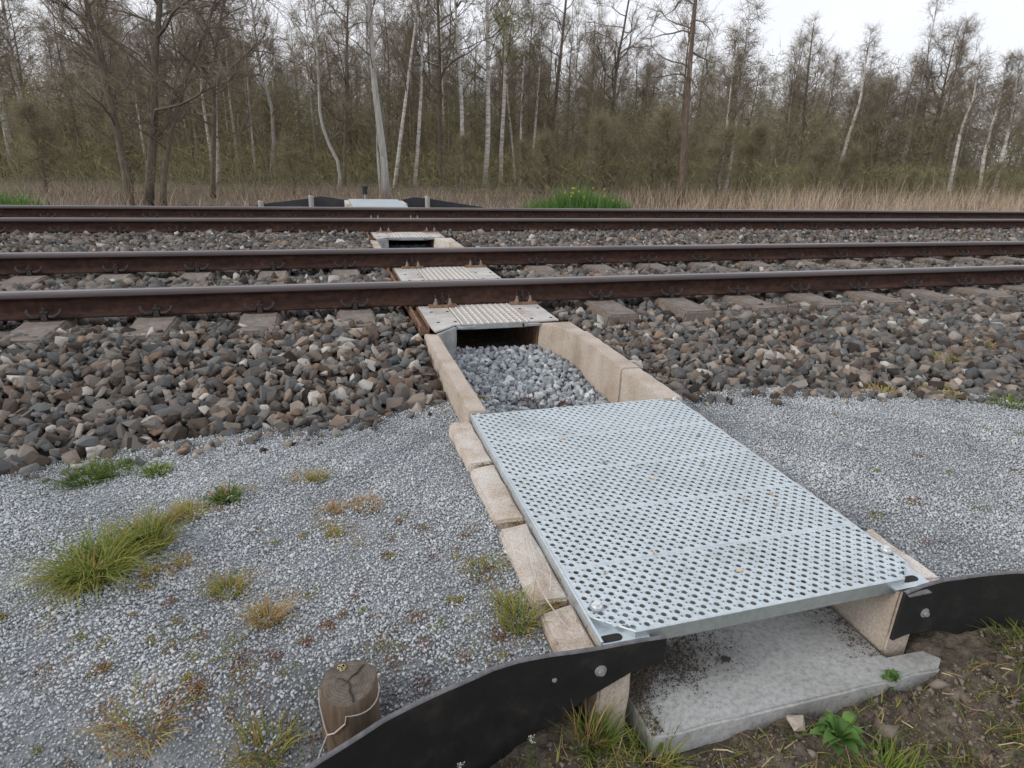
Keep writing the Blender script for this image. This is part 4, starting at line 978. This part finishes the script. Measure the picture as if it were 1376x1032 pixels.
# ------------------------------------------------------------------ far bank: green clumps, reeds
def bank_clump(x0, x1, y, zt_, n, label, seed, flowers=0):
    r_ = np.random.default_rng(seed); nx = n
    x = r_.uniform(x0, x1, nx); yy = y+r_.normal(0, .4, nx); u = (x-x0)/(x1-x0)
    prof = np.clip(np.sin(PI*np.clip(u, .02, .98))**.55+.12*np.sin(u*17)+.08*np.sin(u*41), .15, 1.2)
    b = np.stack([x, yy, -.72+0*x], 1); V, F, T = blades(nx, 0, 1., .03, .35, r_, base=b, col=(.0, .6))
    hgt = np.repeat(prof*(zt_+.72)*r_.uniform(.75, 1.1, nx), 8)
    V[:, 2] = -.72+(V[:, 2]+.72)*hgt
    o = from_np('grass_clump', V, F, [M['herb']], None, np.clip(T*.8, 0, .8)); props(o, label, 'grass clump')
    if flowers:
        q = MB()
        for k in range(flowers):
            px, py = r_.uniform(x0+.3*(x1-x0), x1-.3*(x1-x0)), y-.3+r_.normal(0, .1); uz = -.25+(zt_+.30)*r_.uniform(.3, 1.0)*math.sin(PI*(px-x0)/(x1-x0))
            for j in range(4):
                a = j*PI/2; q.add([(px, py, uz), (px+.025*math.cos(a), py-.006, uz+.025*math.sin(a)), (px+.025*math.cos(a+1), py-.006, uz+.025*math.sin(a+1))], [(0, 1, 2)], 0, 1.)
        q.obj('flower', M['herb'], o, tint=True)
bank_clump(6.15, 8.95, 9.9, .12, 3400, 'bright green grassy clump with yellow flowers beyond the last rail', 4, 13)
bank_clump(-5.2, -3.2, 9.7, -.02, 1800, 'bright green grassy clump at the far left beyond the last rail', 5)
def reeds():
    n = 34000; x = rng.uniform(-16, 75, n); y = rng.uniform(10.2, 20, n)
    k = in_view(np.stack([x, y, 0*x], 1), .12, .3) & (rng.random(n) < .62+.55*lump(x, y, 1.3, .4)+.3*lump(x, y, 3.7, 1.4)); x, y = x[k], y[k]; n = len(x)
    rt = sstep(9, 15, x); h = (.46+.40*rt)*(1+.34*lump(x, y, .9)+.26*lump(x, y, 2.9, 1.))*rng.uniform(.6, 1.15, n)+.25*(rng.random(n) > .93)*(1+rt)
    V, F, T = blades(n, 0, 1., .016, .34, rng, base=np.stack([x, y, soil_z(x, y)], 1), col=(.1, .8), tip=.15)
    V[:, 2] = np.repeat(soil_z(x, y), 8)+(V[:, 2]-np.repeat(soil_z(x, y), 8))*np.repeat(h, 8)
    T = np.clip(T*.8+.2*np.repeat(rt, 8)+.12*np.repeat(lump(x, y, 1.9, 3.), 8), 0, 1)
    V[:, :2] += np.repeat(rng.normal(0, .16, (n, 2)), 8, 0)*((V[:, 2]-np.repeat(soil_z(x, y), 8))[:, None])
    props(from_np('reed_bed', V, F, [M['reed']], None, T), 'strip of dry pale reeds and dead grass before the wood', 'reeds', kind='stuff')
reeds()

# ------------------------------------------------------------------ trees
def cones(P0, D, L, R, tint):
    n = len(P0); D = D/np.linalg.norm(D, axis=1)[:, None]
    ref = np.where(np.abs(D[:, 2:3]) < .9, np.array([[0, 0, 1.]]), np.array([[1., 0, 0]])); a = np.cross(D, ref); a /= np.linalg.norm(a, axis=1)[:, None]; b = np.cross(D, a)
    V = np.zeros((n, 4, 3))
    for k in range(3):
        t = 2*PI*k/3; V[:, k] = P0+(a*math.cos(t)+b*math.sin(t))*R[:, None]
    V[:, 3] = P0+D*L[:, None]
    I = np.arange(n*4).reshape(n, 4); F = np.concatenate([I[:, [0, 1, 3]], I[:, [1, 2, 3]], I[:, [2, 0, 3]]])
    return V.reshape(-1, 3), F, np.repeat(tint, 4)
def tree_meshes(seed, pts, rad, style):
    """pts: trunk polyline from the base; returns trunk, crown and bud meshes"""
    r_ = np.random.default_rng(seed); P = np.array(pts, float)
    d = np.r_[0, np.cumsum(np.linalg.norm(np.diff(P, axis=0), axis=1))]; n = 14; u = np.linspace(0, d[-1], n)
    C = np.stack([np.interp(u, d, P[:, k]) for k in range(3)], 1); H = d[-1]
    wob = style.get('wob', .05); C[1:, :2] += np.cumsum(r_.normal(0, wob*H/n*.35, (n-1, 2)), 0)*np.linspace(.2, 1, n-1)[:, None]
    f = np.linspace(0, 1, n); Rr = rad*((1-f)**.75*.93+.07); Rr[0] *= 1.2
    tr = MB(); tr.tube(C, Rr, 9)
    crown = MB(); TP, TD, TL = [], [], []
    s0, nb, blen, up = style.get('start', .35), style['nb'], style['len'], style.get('up', .6)
    for b in range(nb):
        fb = s0+(.98-s0)*((b+r_.random())/nb)**style.get('pow', .9); i = min(int(fb*(n-1)), n-2); w_ = fb*(n-1)-i; p = C[i]*(1-w_)+C[i+1]*w_; rb = (Rr[i]*(1-w_)+Rr[i+1]*w_)
        a = r_.uniform(0, 2*PI); dv = np.array([math.cos(a), math.sin(a), up+r_.normal(0, .25)]); dv /= np.linalg.norm(dv)
        L = blen*H*(1.08-fb)**.7*r_.uniform(.55, 1.2); r0 = min(rb*.62, .010+L*.014*style.get('thick', 1))
        m_ = 5; Q = [p]; dd = dv.copy()
        for k in range(m_):
            dd = dd+r_.normal(0, style.get('gn', .22), 3)+np.array([0, 0, style.get('grav', .06)]); dd /= np.linalg.norm(dd); Q.append(Q[-1]+dd*L/m_)
        crown.tube(Q, [r0*(1-.86*k/m_) for k in range(m_+1)], 4, cap=False)
        Q = np.array(Q)
        for s in range(style.get('sec', 5)):
            fs = r_.uniform(.2, 1.); i = min(int(fs*m_), m_-1); w_ = fs*m_-i; q0 = Q[i]*(1-w_)+Q[i+1]*w_
            base = Q[i+1]-Q[i]; base /= np.linalg.norm(base); dv2 = base+r_.normal(0, .65, 3)+np.array([0, 0, .15]); dv2 /= np.linalg.norm(dv2); L2 = L*r_.uniform(.25, .55)*(1.15-.6*fs)
            q = [q0]; dd = dv2
            for k in range(3):
                dd = dd+r_.normal(0, .25, 3)+np.array([0, 0, style.get('grav2', .05)]); dd /= np.linalg.norm(dd); q.append(q[-1]+dd*L2/3)
            crown.tube(q, [max(.004, r0*.38*(1-.8*k/3)) for k in range(4)], 3, cap=False)
            q = np.array(q)
            for k in range(style.get('tw', 7)):
                ft = r_.uniform(.1, 1.)*3; i2 = min(int(ft), 2); w2 = ft-i2; TP.append(q[i2]*(1-w2)+q[i2+1]*w2)
                bb = q[i2+1]-q[i2]; bb /= np.linalg.norm(bb)+1e-9; TD.append(bb+r_.normal(0, .6, 3)+np.array([0, 0, style.get('twg', .1)])); TL.append(r_.uniform(.25, .65)*style.get('twl', 1.))
    TP, TD, TL = np.array(TP), np.array(TD), np.array(TL); TD /= np.linalg.norm(TD, axis=1)[:, None]
    # second generation of fine twigs
    k = np.repeat(np.arange(len(TP)), 2); fr = r_.uniform(.25, .9, len(k)); P2 = TP[k]+TD[k]*(TL[k]*fr)[:, None]; D2 = TD[k]+r_.normal(0, .55, (len(k), 3)); L2 = TL[k]*r_.uniform(.35, .7, len(k))
    AP, AD, AL = np.concatenate([TP, P2]), np.concatenate([TD, D2]), np.concatenate([TL, L2]); AD /= np.linalg.norm(AD, axis=1)[:, None]
    tv, tf, tt_ = cones(AP, AD, AL, np.where(np.arange(len(AP)) < len(TP), .0052, .0038)*style.get('tr', 1.), r_.random(len(AP)))
    nbud = int(len(AP)*style.get('buds', .5)); k = r_.integers(0, len(AP), nbud); bp = AP[k]+AD[k]*(AL[k]*r_.uniform(.3, 1, nbud))[:, None]
    sz_ = style.get('bs', .026)*r_.uniform(.5, 1.3, nbud); e1 = r_.normal(size=(nbud, 3)); e1 /= np.linalg.norm(e1, axis=1)[:, None]; e2 = np.cross(e1, r_.normal(size=(nbud, 3))); e2 /= np.linalg.norm(e2, axis=1)[:, None]
    bv = np.stack([bp, bp+e1*sz_[:, None], bp+e1*sz_[:, None]*.5+e2*sz_[:, None]*.8], 1).reshape(-1, 3); bf = np.arange(nbud*3).reshape(-1, 3); c0, c1 = style.get('bc', (0., .5)); bt = np.repeat(r_.uniform(c0, c1, nbud), 3)
    return tr, crown, (tv, tf, tt_), (bv, bf, bt)
def np_mesh(name, V, F, mat, T):
    o = from_np(name, V, F, [mat], None, T); me = o.data; bpy.data.objects.remove(o); return me
def make_tree(seed, pts, rad, style, bark, label, name, cat='tree', group=None, loc=(0, 0, 0), twigtint=(0, 1)):
    tr, cr, tw, bd = tree_meshes(seed, pts, rad, style)
    t = thing(name, label, cat, loc, group)
    tr.obj('trunk', M[bark], t, smooth=True)
    br = cr.obj('branches', M[style.get('bbark', 'bark_dark')], t)
    link(bpy.data.objects.new('twigs', np_mesh('twigs', tw[0], tw[1], M['twig'], tw[2])), br)
    if len(bd[1]): link(bpy.data.objects.new('buds', np_mesh('buds', bd[0], bd[1], M['bud'], bd[2])), t)
    return t
BIRCH = dict(nb=30, len=.24, start=.33, up=.95, gn=.2, grav=.05, grav2=-.03, twg=-.15, sec=4, tw=7, buds=.55, bs=.03, bc=(.1, .7), wob=.05, bbark='bark_dark', thick=.7)
ALDER = dict(thick=.75, nb=26, len=.33, start=.22, up=.55, gn=.28, grav=.1, sec=6, tw=7, buds=.35, bs=.028, bc=(0, .45), wob=.07)
OAK = dict(nb=24, len=.5, start=.2, up=.62, gn=.34, grav=.10, sec=9, tw=9, buds=.4, bs=.028, bc=(0, .4), wob=.08, thick=.95)
POLE = dict(nb=26, len=.2, start=.3, up=1.2, gn=.22, grav=.1, sec=4, tw=6, buds=.45, bs=.028, bc=(0, .6), wob=.04, thick=.7)
PINE = dict(nb=20, len=.28, start=.42, up=.12, gn=.3, grav=.02, sec=5, tw=6, buds=.3, bs=.03, bc=(.0, .3), wob=.02, thick=1.2)
BUSH = dict(nb=34, len=.55, start=.03, up=1.1, gn=.25, grav=.08, sec=6, tw=7, buds=.9, bs=.034, bc=(.35, .9), wob=.1, thick=.5)
# (base x, y, trunk offsets (dx, dz) up the stem, radius, style, bark, label)
HERO = [
    ('birch_tree', -11.63, 30.94, [(-0.00, 0.00, -0.00), (0.11, 0.04, 1.95), (0.14, 0.05, 3.16), (0.22, 0.08, 4.34), (0.35, 0.13, 6.84), (0.44, 0.16, 9.10)], .23, BIRCH, 'bark_birch', 'leaning white birch at the far left edge of the wood'),
    ('birch_tree', -10.83, 31.33, [(0.00, 0.00, 0.00), (0.05, 0.02, 1.98), (-0.05, -0.02, 3.66), (0.02, 0.01, 4.99), (0.13, 0.04, 7.49), (0.18, 0.06, 9.10)], .21, BIRCH, 'bark_birch', 'leaning white birch, second from the left edge'),
    ('alder_tree', -3.09, 14.60, [(0.00, 0.00, 0.00), (0.03, 0.01, 1.15), (-0.00, -0.00, 2.01), (-0.08, -0.02, 2.93), (-0.10, -0.02, 3.73), (-0.16, -0.04, 4.64), (-0.26, -0.06, 6.60)], .16, ALDER, 'bark_dark', 'left stem of the dark tree group behind the left track'),
    ('oak_tree', -2.74, 14.84, [(0.00, 0.00, 0.00), (0.32, 0.07, 1.43), (0.49, 0.11, 2.32), (0.65, 0.15, 3.44), (0.84, 0.19, 4.20), (0.98, 0.22, 4.85), (1.37, 0.31, 7.32), (1.46, 0.33, 8.09)], .24, OAK, 'bark_dark', 'large dark tree with wide forked limbs on the left'),
    ('alder_tree', -2.35, 14.65, [(0.00, 0.00, 0.00), (0.16, 0.03, 0.89), (0.42, 0.09, 1.80), (0.72, 0.15, 2.52), (0.98, 0.20, 3.22), (1.40, 0.29, 3.93), (2.06, 0.43, 5.46), (2.24, 0.47, 6.03)], .13, ALDER, 'bark_dark', 'slim stem standing right beside the large forked tree'),
    ('oak_tree', -1.52, 17.43, [(0.00, -0.00, 0.00), (0.36, 0.05, 2.47), (0.50, 0.07, 3.76), (0.80, 0.12, 4.83), (1.09, 0.16, 5.78), (1.59, 0.23, 8.04)], .17, OAK, 'bark_dark', 'dark tree leaning right behind the large forked tree'),
    ('birch_tree', -2.18, 23.97, [(0.00, 0.00, -0.00), (0.18, 0.02, 2.17), (0.35, 0.05, 3.74), (0.46, 0.06, 5.49), (0.58, 0.08, 7.98), (0.60, 0.08, 8.58)], .13, BIRCH, 'bark_birch', 'thin pale birch right of the large forked tree'),
    ('alder_tree', -0.47, 28.38, [(0.00, 0.00, 0.00), (0.29, 0.02, 1.70), (0.36, 0.02, 3.42), (0.03, 0.00, 4.10), (-0.03, -0.00, 5.62), (-0.10, -0.01, 8.10)], .17, ALDER, 'bark_grey', 'grey crooked tree left of the bent pale trunk'),
    ('alder_tree', 2.37, 21.85, [(0.00, -0.00, 0.00), (0.14, -0.00, 0.85), (-0.29, 0.01, 1.76), (-0.50, 0.01, 2.53), (-0.45, 0.01, 4.02), (-0.42, 0.01, 5.45), (-0.38, 0.01, 7.60)], .11, ALDER, 'bark_grey', 'bent pale tree just left of the thick grey trunk'),
    ('alder_tree', 2.68, 24.70, [(0.00, -0.00, 0.00), (0.27, -0.01, 2.94), (0.44, -0.02, 5.41), (0.59, -0.02, 6.97), (0.77, -0.03, 9.47), (0.81, -0.03, 10.10)], .12, ALDER, 'bark_dark', 'dark slim tree behind the bent pale tree'),
    ('grey_tree', 3.83, 18.09, [(-0.00, -0.00, 0.00), (-0.06, 0.01, 1.47), (-0.18, 0.02, 2.71), (-0.27, 0.03, 3.79), (-0.29, 0.03, 4.83), (-0.29, 0.03, 5.84), (-0.29, 0.03, 8.34), (-0.28, 0.03, 9.60)], .20, POLE, 'bark_grey', 'thick smooth pale grey trunk, tallest left of centre'),
    ('grey_tree', 3.94, 21.32, [(-0.00, -0.00, 0.00), (-0.06, 0.01, 1.16), (-0.06, 0.01, 2.46), (-0.05, 0.00, 3.35), (-0.04, 0.00, 3.95)], .10, POLE, 'bark_grey', 'slim twin stem behind the thick pale grey trunk'),
    ('birch_tree', 4.71, 23.69, [(0.00, 0.00, 0.00), (0.30, -0.03, 1.86), (0.63, -0.07, 3.83), (0.84, -0.09, 5.18), (1.07, -0.12, 6.48), (1.40, -0.15, 8.96), (1.46, -0.16, 9.56)], .13, BIRCH, 'bark_birch', 'white birch leaning right, first right of the thick grey trunk'),
    ('birch_tree', 5.59, 23.88, [(0.00, 0.00, -0.00), (0.20, -0.03, 1.88), (0.36, -0.05, 3.88), (0.42, -0.06, 5.50), (0.53, -0.07, 6.80), (0.69, -0.10, 9.30), (0.72, -0.10, 10.10)], .13, BIRCH, 'bark_birch', 'white birch, second right of the thick grey trunk'),
    ('alder_tree', 6.96, 25.21, [(0.00, -0.00, 0.00), (-0.04, 0.01, 3.14), (0.01, -0.00, 5.18), (-0.06, 0.01, 7.37), (-0.12, 0.02, 9.87), (-0.14, 0.02, 11.10)], .17, ALDER, 'bark_dark', 'dark tree between the second and third white birches'),
    ('birch_tree', 7.81, 24.37, [(0.00, 0.00, -0.00), (-0.01, 0.00, 1.95), (-0.08, 0.02, 4.01), (-0.20, 0.04, 5.68), (-0.32, 0.07, 7.29), (-0.46, 0.10, 9.78), (-0.51, 0.11, 11.10)], .16, BIRCH, 'bark_birch', 'straight white birch, third right of the thick grey trunk'),
    ('birch_tree', 8.86, 24.60, [(0.00, 0.00, -0.00), (0.13, -0.03, 1.99), (0.09, -0.02, 4.38), (0.03, -0.01, 6.35), (-0.00, 0.00, 7.96), (-0.03, 0.01, 10.46), (-0.05, 0.01, 12.10)], .19, dict(BIRCH, buds=4.5, bs=.045, bc=(.45, 1)), 'bark_birch', 'brightest white birch with a yellow green crown near the centre'),
    ('birch_tree', 10.00, 25.94, [(0.00, 0.00, -0.00), (-0.01, 0.00, 1.70), (0.07, -0.02, 3.93), (0.08, -0.02, 6.04), (0.09, -0.02, 8.04), (0.10, -0.03, 10.54), (0.10, -0.03, 12.10)], .16, dict(BIRCH, buds=3.2, bs=.042, bc=(.4, 1)), 'bark_birch', 'white birch immediately right of the brightest birch'),
    ('birch_tree', 11.18, 27.40, [(0.00, -0.00, 0.00), (-0.24, 0.07, 2.06), (-0.46, 0.14, 3.73), (-0.62, 0.19, 5.65), (-0.76, 0.23, 8.10)], .10, BIRCH, 'bark_birch', 'thin birch leaning left in the centre of the wood'),
    ('birch_tree', 11.04, 26.19, [(0.00, 0.00, 0.00), (-0.04, 0.01, 2.06), (-0.04, 0.01, 3.99), (-0.00, 0.00, 5.84), (0.03, -0.01, 8.10)], .10, BIRCH, 'bark_birch', 'thin birch right of the one leaning left in the centre'),
    ('birch_tree', 11.78, 26.95, [(0.00, 0.00, -0.00), (0.13, -0.04, 2.09), (0.19, -0.06, 3.75), (0.24, -0.08, 5.67), (0.29, -0.09, 8.10)], .11, BIRCH, 'bark_birch', 'thin birch leaning right beside the dark central tree'),
    ('alder_tree', 13.94, 30.14, [(0.00, 0.00, 0.00), (0.02, -0.01, 2.76), (0.21, -0.07, 5.55), (0.32, -0.12, 7.41), (0.44, -0.16, 9.91), (0.52, -0.18, 12.10)], .20, ALDER, 'bark_dark', 'tall dark tree with upright forks right of the centre birches'),
    ('oak_tree', 16.65, 27.52, [(0.00, 0.00, 0.00), (-0.17, 0.08, 2.60), (-0.35, 0.17, 4.51), (-0.31, 0.15, 6.03), (-0.15, 0.07, 7.33), (0.07, -0.03, 9.82), (0.11, -0.05, 10.42)], .24, OAK, 'bark_dark', 'spreading dark tree with rounded crown left of the reddish trunk'),
    ('pine_tree', 13.89, 16.05, [(0.00, 0.00, -0.00), (-0.08, 0.05, 1.41), (-0.15, 0.09, 2.84), (-0.21, 0.13, 4.20), (-0.25, 0.15, 5.30), (-0.27, 0.16, 6.35), (-0.32, 0.19, 7.57), (-0.38, 0.23, 9.10)], .19, PINE, 'bark_pine', 'straight reddish brown trunk rising beyond the top of the picture'),
    ('birch_tree', 16.77, 18.22, [(-0.00, -0.00, 0.00), (-0.00, 0.00, 1.42), (-0.00, 0.00, 2.77), (-0.03, 0.02, 3.55), (-0.09, 0.06, 6.04)], .10, BIRCH, 'bark_birch', 'pale birch close to the right of the reddish trunk'),
    ('birch_tree', 17.62, 19.03, [(0.00, 0.00, 0.00), (0.07, -0.05, 1.42), (0.07, -0.04, 2.82), (0.03, -0.02, 3.89), (0.05, -0.04, 4.94), (0.00, -0.00, 6.20), (-0.02, 0.01, 7.10)], .11, BIRCH, 'bark_birch', 'second pale birch right of the reddish trunk'),
    ('alder_tree', 33.84, 34.08, [(0.00, 0.00, -0.00), (-0.20, 0.17, 2.80), (-0.44, 0.37, 5.59), (-0.57, 0.48, 7.82), (-0.67, 0.57, 10.10)], .22, ALDER, 'bark_dark', 'dark tree left of the leaning white pair'),
    ('birch_tree', 31.73, 28.95, [(0.00, 0.00, -0.00), (0.30, -0.27, 1.14), (0.42, -0.38, 3.16), (0.59, -0.53, 4.98), (0.50, -0.45, 6.35), (0.47, -0.42, 7.88), (0.45, -0.41, 8.60)], .21, BIRCH, 'bark_birch', 'white birch leaning strongly right, right half of the wood'),
    ('birch_tree', 49.19, 47.66, [(0.00, 0.00, 0.00), (-0.47, 0.43, 2.32), (-0.84, 0.77, 4.28), (-0.92, 0.84, 7.16), (-1.00, 0.91, 9.64)], .15, BIRCH, 'bark_birch', 'upright birch crossing the strongly leaning one'),
    ('birch_tree', 35.63, 24.10, [(-0.00, -0.00, 0.00), (-0.05, 0.06, 1.70), (-0.12, 0.14, 3.61), (0.01, -0.01, 4.90), (-0.09, 0.11, 6.52), (-0.12, 0.15, 7.12)], .18, BIRCH, 'bark_birch', 'leaning birch third from the right edge'),
    ('birch_tree', 36.82, 23.19, [(0.00, 0.00, 0.00), (-0.17, 0.22, 2.13), (-0.19, 0.25, 3.64), (-0.16, 0.20, 4.73), (-0.24, 0.31, 6.17), (-0.28, 0.35, 7.10)], .17, BIRCH, 'bark_birch', 'leaning birch second from the right edge'),
    ('birch_tree', 37.27, 22.73, [(0.00, 0.00, -0.00), (-0.06, 0.08, 1.78), (-0.09, 0.12, 3.28), (-0.14, 0.19, 4.37), (-0.28, 0.37, 6.15), (-0.33, 0.44, 7.10)], .18, BIRCH, 'bark_birch', 'leaning birch nearest the right edge'),
    ('willow_bush', 13.2, 20.5, [(0, 0, 0.0), (0, 0, 1.2), (0, 0, 2.6)], .08, BUSH, 'bark_dark', 'pale green budding bush behind the green clump'),
    ('willow_bush', 15.6, 21.5, [(0, 0, 0.0), (0, 0, 1.2), (0, 0, 2.8)], .08, BUSH, 'bark_dark', 'green budding bush left of the reddish trunk'),
    ('willow_bush', 36.6, 19.6, [(0, 0, 0.0), (0, 0, 1.2), (0, 0, 2.6)], .09, dict(BUSH, bc=(.6, 1), buds=1.5), 'bark_dark', 'yellow green budding bush at the right edge'),
    ('willow_bush', 10.8, 22.0, [(0, 0, 0.0), (0, 0, 1.0), (0, 0, 2.0)], .06, BUSH, 'bark_dark', 'low greenish bush right of the centre birches'),
]
for k, (nm, x, y, off, rad, st, bark, lb) in enumerate(HERO):
    pts = [(o_[0], o_[1], o_[2]-(.1 if i == 0 else 0)) for i, o_ in enumerate(off)]
    make_tree(200+k, pts, rad*(.5 if nm == 'oak_tree' else .66), dict(st, wob=.012), bark, lb, nm, 'bush' if 'bush' in nm else 'tree', 'named trees along the wood edge', (x, y, float(soil_z(x, y))))
# the wood behind: copies of eight prototypes
KIND = [('birch_tree', BIRCH, 'bark_birch', .075, 10, 'slender pale birch among the crowded wood behind'), ('birch_tree', BIRCH, 'bark_birch', .06, 8.5, 'slender pale birch among the crowded wood behind'),
        ('alder_tree', ALDER, 'bark_dark', .09, 9.5, 'dark bare tree among the crowded wood behind'), ('alder_tree', dict(ALDER, buds=.8, bc=(.3, .8)), 'bark_dark', .08, 8.5, 'dark bare tree among the crowded wood behind'),
        ('oak_tree', OAK, 'bark_dark', .11, 8.5, 'spreading bare tree among the crowded wood behind'), ('grey_tree', POLE, 'bark_grey', .07, 10, 'grey pole stemmed tree among the crowded wood behind'),
        ('grey_tree', POLE, 'bark_dark', .06, 7.5, 'grey pole stemmed tree among the crowded wood behind'), ('willow_bush', BUSH, 'bark_dark', .06, 3.2, 'budding thicket bush low among the wood behind')]
PROTO = []
for k, (nm, st, bark, rad, H, lb) in enumerate(KIND):
    PROTO.append(make_tree(400+k, [(0, 0, -.1), (.1*(-1)**k, 0, H*.4), (0, .1, H*.7), (.15, 0, H)], rad, dict(st, tr=.8, tw=st['tw']+3, buds=st['buds']*1.3), bark, lb, nm, 'bush' if 'bush' in nm else 'tree', 'trees of the wood behind'))
r2 = np.random.default_rng(77); used = [False]*8; cnt = 0
AZB = [-.214, .094, .30, .541, .728, .87]; WHERE = ['left of the large forked tree', 'between the forked tree and the thick grey trunk', 'just right of the thick grey trunk', 'left of the reddish trunk', 'right of the reddish trunk', 'behind the strongly leaning birch', 'behind the leaning birches at the right edge']
wts = np.array([.10, .08, .20, .18, .12, .07, .12, .13])
while cnt < 290:
    az = -.46+1.54*r2.random()**.75; rr_ = 23+r2.random()**.8*(38+18*max(0, az))
    x, y = CAM[0]+math.sin(az)*rr_, CAM[1]+math.cos(az)*rr_
    lim = 25.5 if x < 14 else 32 if x < 33 else 25.5
    if y < lim: continue
    k = int(r2.choice(8, p=wts)); o = PROTO[k] if not used[k] else copy_tree(PROTO[k]); used[k] = True
    s = r2.uniform(.75, 1.2)*(.92 if x < 12 else .9); o.location = (x, y, float(soil_z(x, y))); o.rotation_euler = (0, 0, r2.uniform(0, 6.28)); o.scale = (s, s, s*r2.uniform(.9, 1.1)); cnt += 1; o['label'] = KIND[k][5].split(' among')[0].split(' low')[0]+' in the wood '+WHERE[int(np.searchsorted(AZB, az))]

for bx0, by0, sc in ((7.2, 21.4, .6), (9.2, 19.6, .55), (12.0, 18.8, .8), (14.6, 18.6, .9), (16.2, 17.4, .75), (19.0, 19.4, .8), (21.5, 18.2, .7), (24.2, 19.6, .6), (26.5, 18.4, .4), (29.0, 19.8, .4), (32.0, 19.0, .5), (34.8, 18.0, .5), (38.5, 18.6, .9), (-6.4, 19.0, .7), (-4.2, 19.6, .6), (.8, 19.8, .5)):
    o = copy_tree(PROTO[7]); o.location = (bx0, by0, float(soil_z(bx0, by0))); o.scale = (sc*1.1, sc*1.1, sc); o.rotation_euler = (0, 0, bx0*2.3)
    o['label'] = 'budding olive bush before the wood '+('left of the thick grey trunk' if bx0 < 3 else 'between the thick grey and reddish trunks' if bx0 < 15 else 'right of the reddish trunk'); o['group'] = 'bushes along the wood edge'
# undergrowth: a tangle of thin shoots and twigs; the far wood as one mass
def tangle(name, label, n, rlo, rhi, hmax, ln, wd, mat, cat, seed, col, ymin, stems, zpow=1.3):
    r_ = np.random.default_rng(seed)
    def place(n):
        az = r_.uniform(-.5, 1.1, n); rr_ = np.sqrt(r_.uniform(rlo**2, rhi**2, n)); x = CAM[0]+np.sin(az)*rr_; y = CAM[1]+np.cos(az)*rr_; k = y > ymin+1.2*np.sin(x*.7); return x[k], y[k]
    x, y = place(n); h = hmax*(1+.10*lump(x, y, .33, 1.)+.06*lump(x, y, 1.1, 2.))
    z = soil_z(x, y)+h*r_.random(len(x))**zpow
    D = r_.normal(0, 1, (len(x), 3)); D[:, 2] = np.abs(D[:, 2])*.8+.1
    clump = .5+.5*lump(x, y, .9, 4.); c = np.clip(col[0]+(col[1]-col[0])*(.55*r_.random(len(x))+.45*clump), 0, 1)
    V, F, T = cones(np.stack([x, y, z], 1), D, ln*r_.uniform(.4, 1.2, len(x)), wd*r_.uniform(.6, 1.3, len(x)), c)
    o = props(from_np(name, V, F, [M[mat]], None, T), label, cat, kind='stuff')
    x, y = place(stems); h = hmax*r_.uniform(.4, 1.1, len(x)); z = soil_z(x, y); n2 = len(x)
    D = r_.normal(0, .13, (n2, 3)); D[:, 2] = 1
    V, F, T = cones(np.stack([x, y, z], 1), D, h, np.full(n2, wd*1.3), np.clip(r_.uniform(0, .45, n2), 0, 1))
    o2 = from_np('stems', V, F, [M[mat]], o, T); o2['kind'] = 'stuff'
tangle('undergrowth', 'dense brown and olive undergrowth filling the wood floor', 200000, 25, 60, 4.2, .6, .010, 'brush', 'undergrowth', 21, (0, .95), 24.5, 9000, 1.45)
tangle('far_wood', 'far part of the wood reading as one brown mass', 230000, 44, 82, 7.5, .75, .0145, 'wood_far', 'woodland', 22, (0, .9), 29, 4500, 1.35)
tangle('scrub', 'low brown and green scrub mixed among the reeds', 42000, 17, 46, 1.5, .42, .007, 'brush', 'scrub', 23, (.1, 1.), 14.5, 3500, 1.3)
print('stones', len(A), 'chips', len(Gv), 'objects', len(bpy.data.objects))
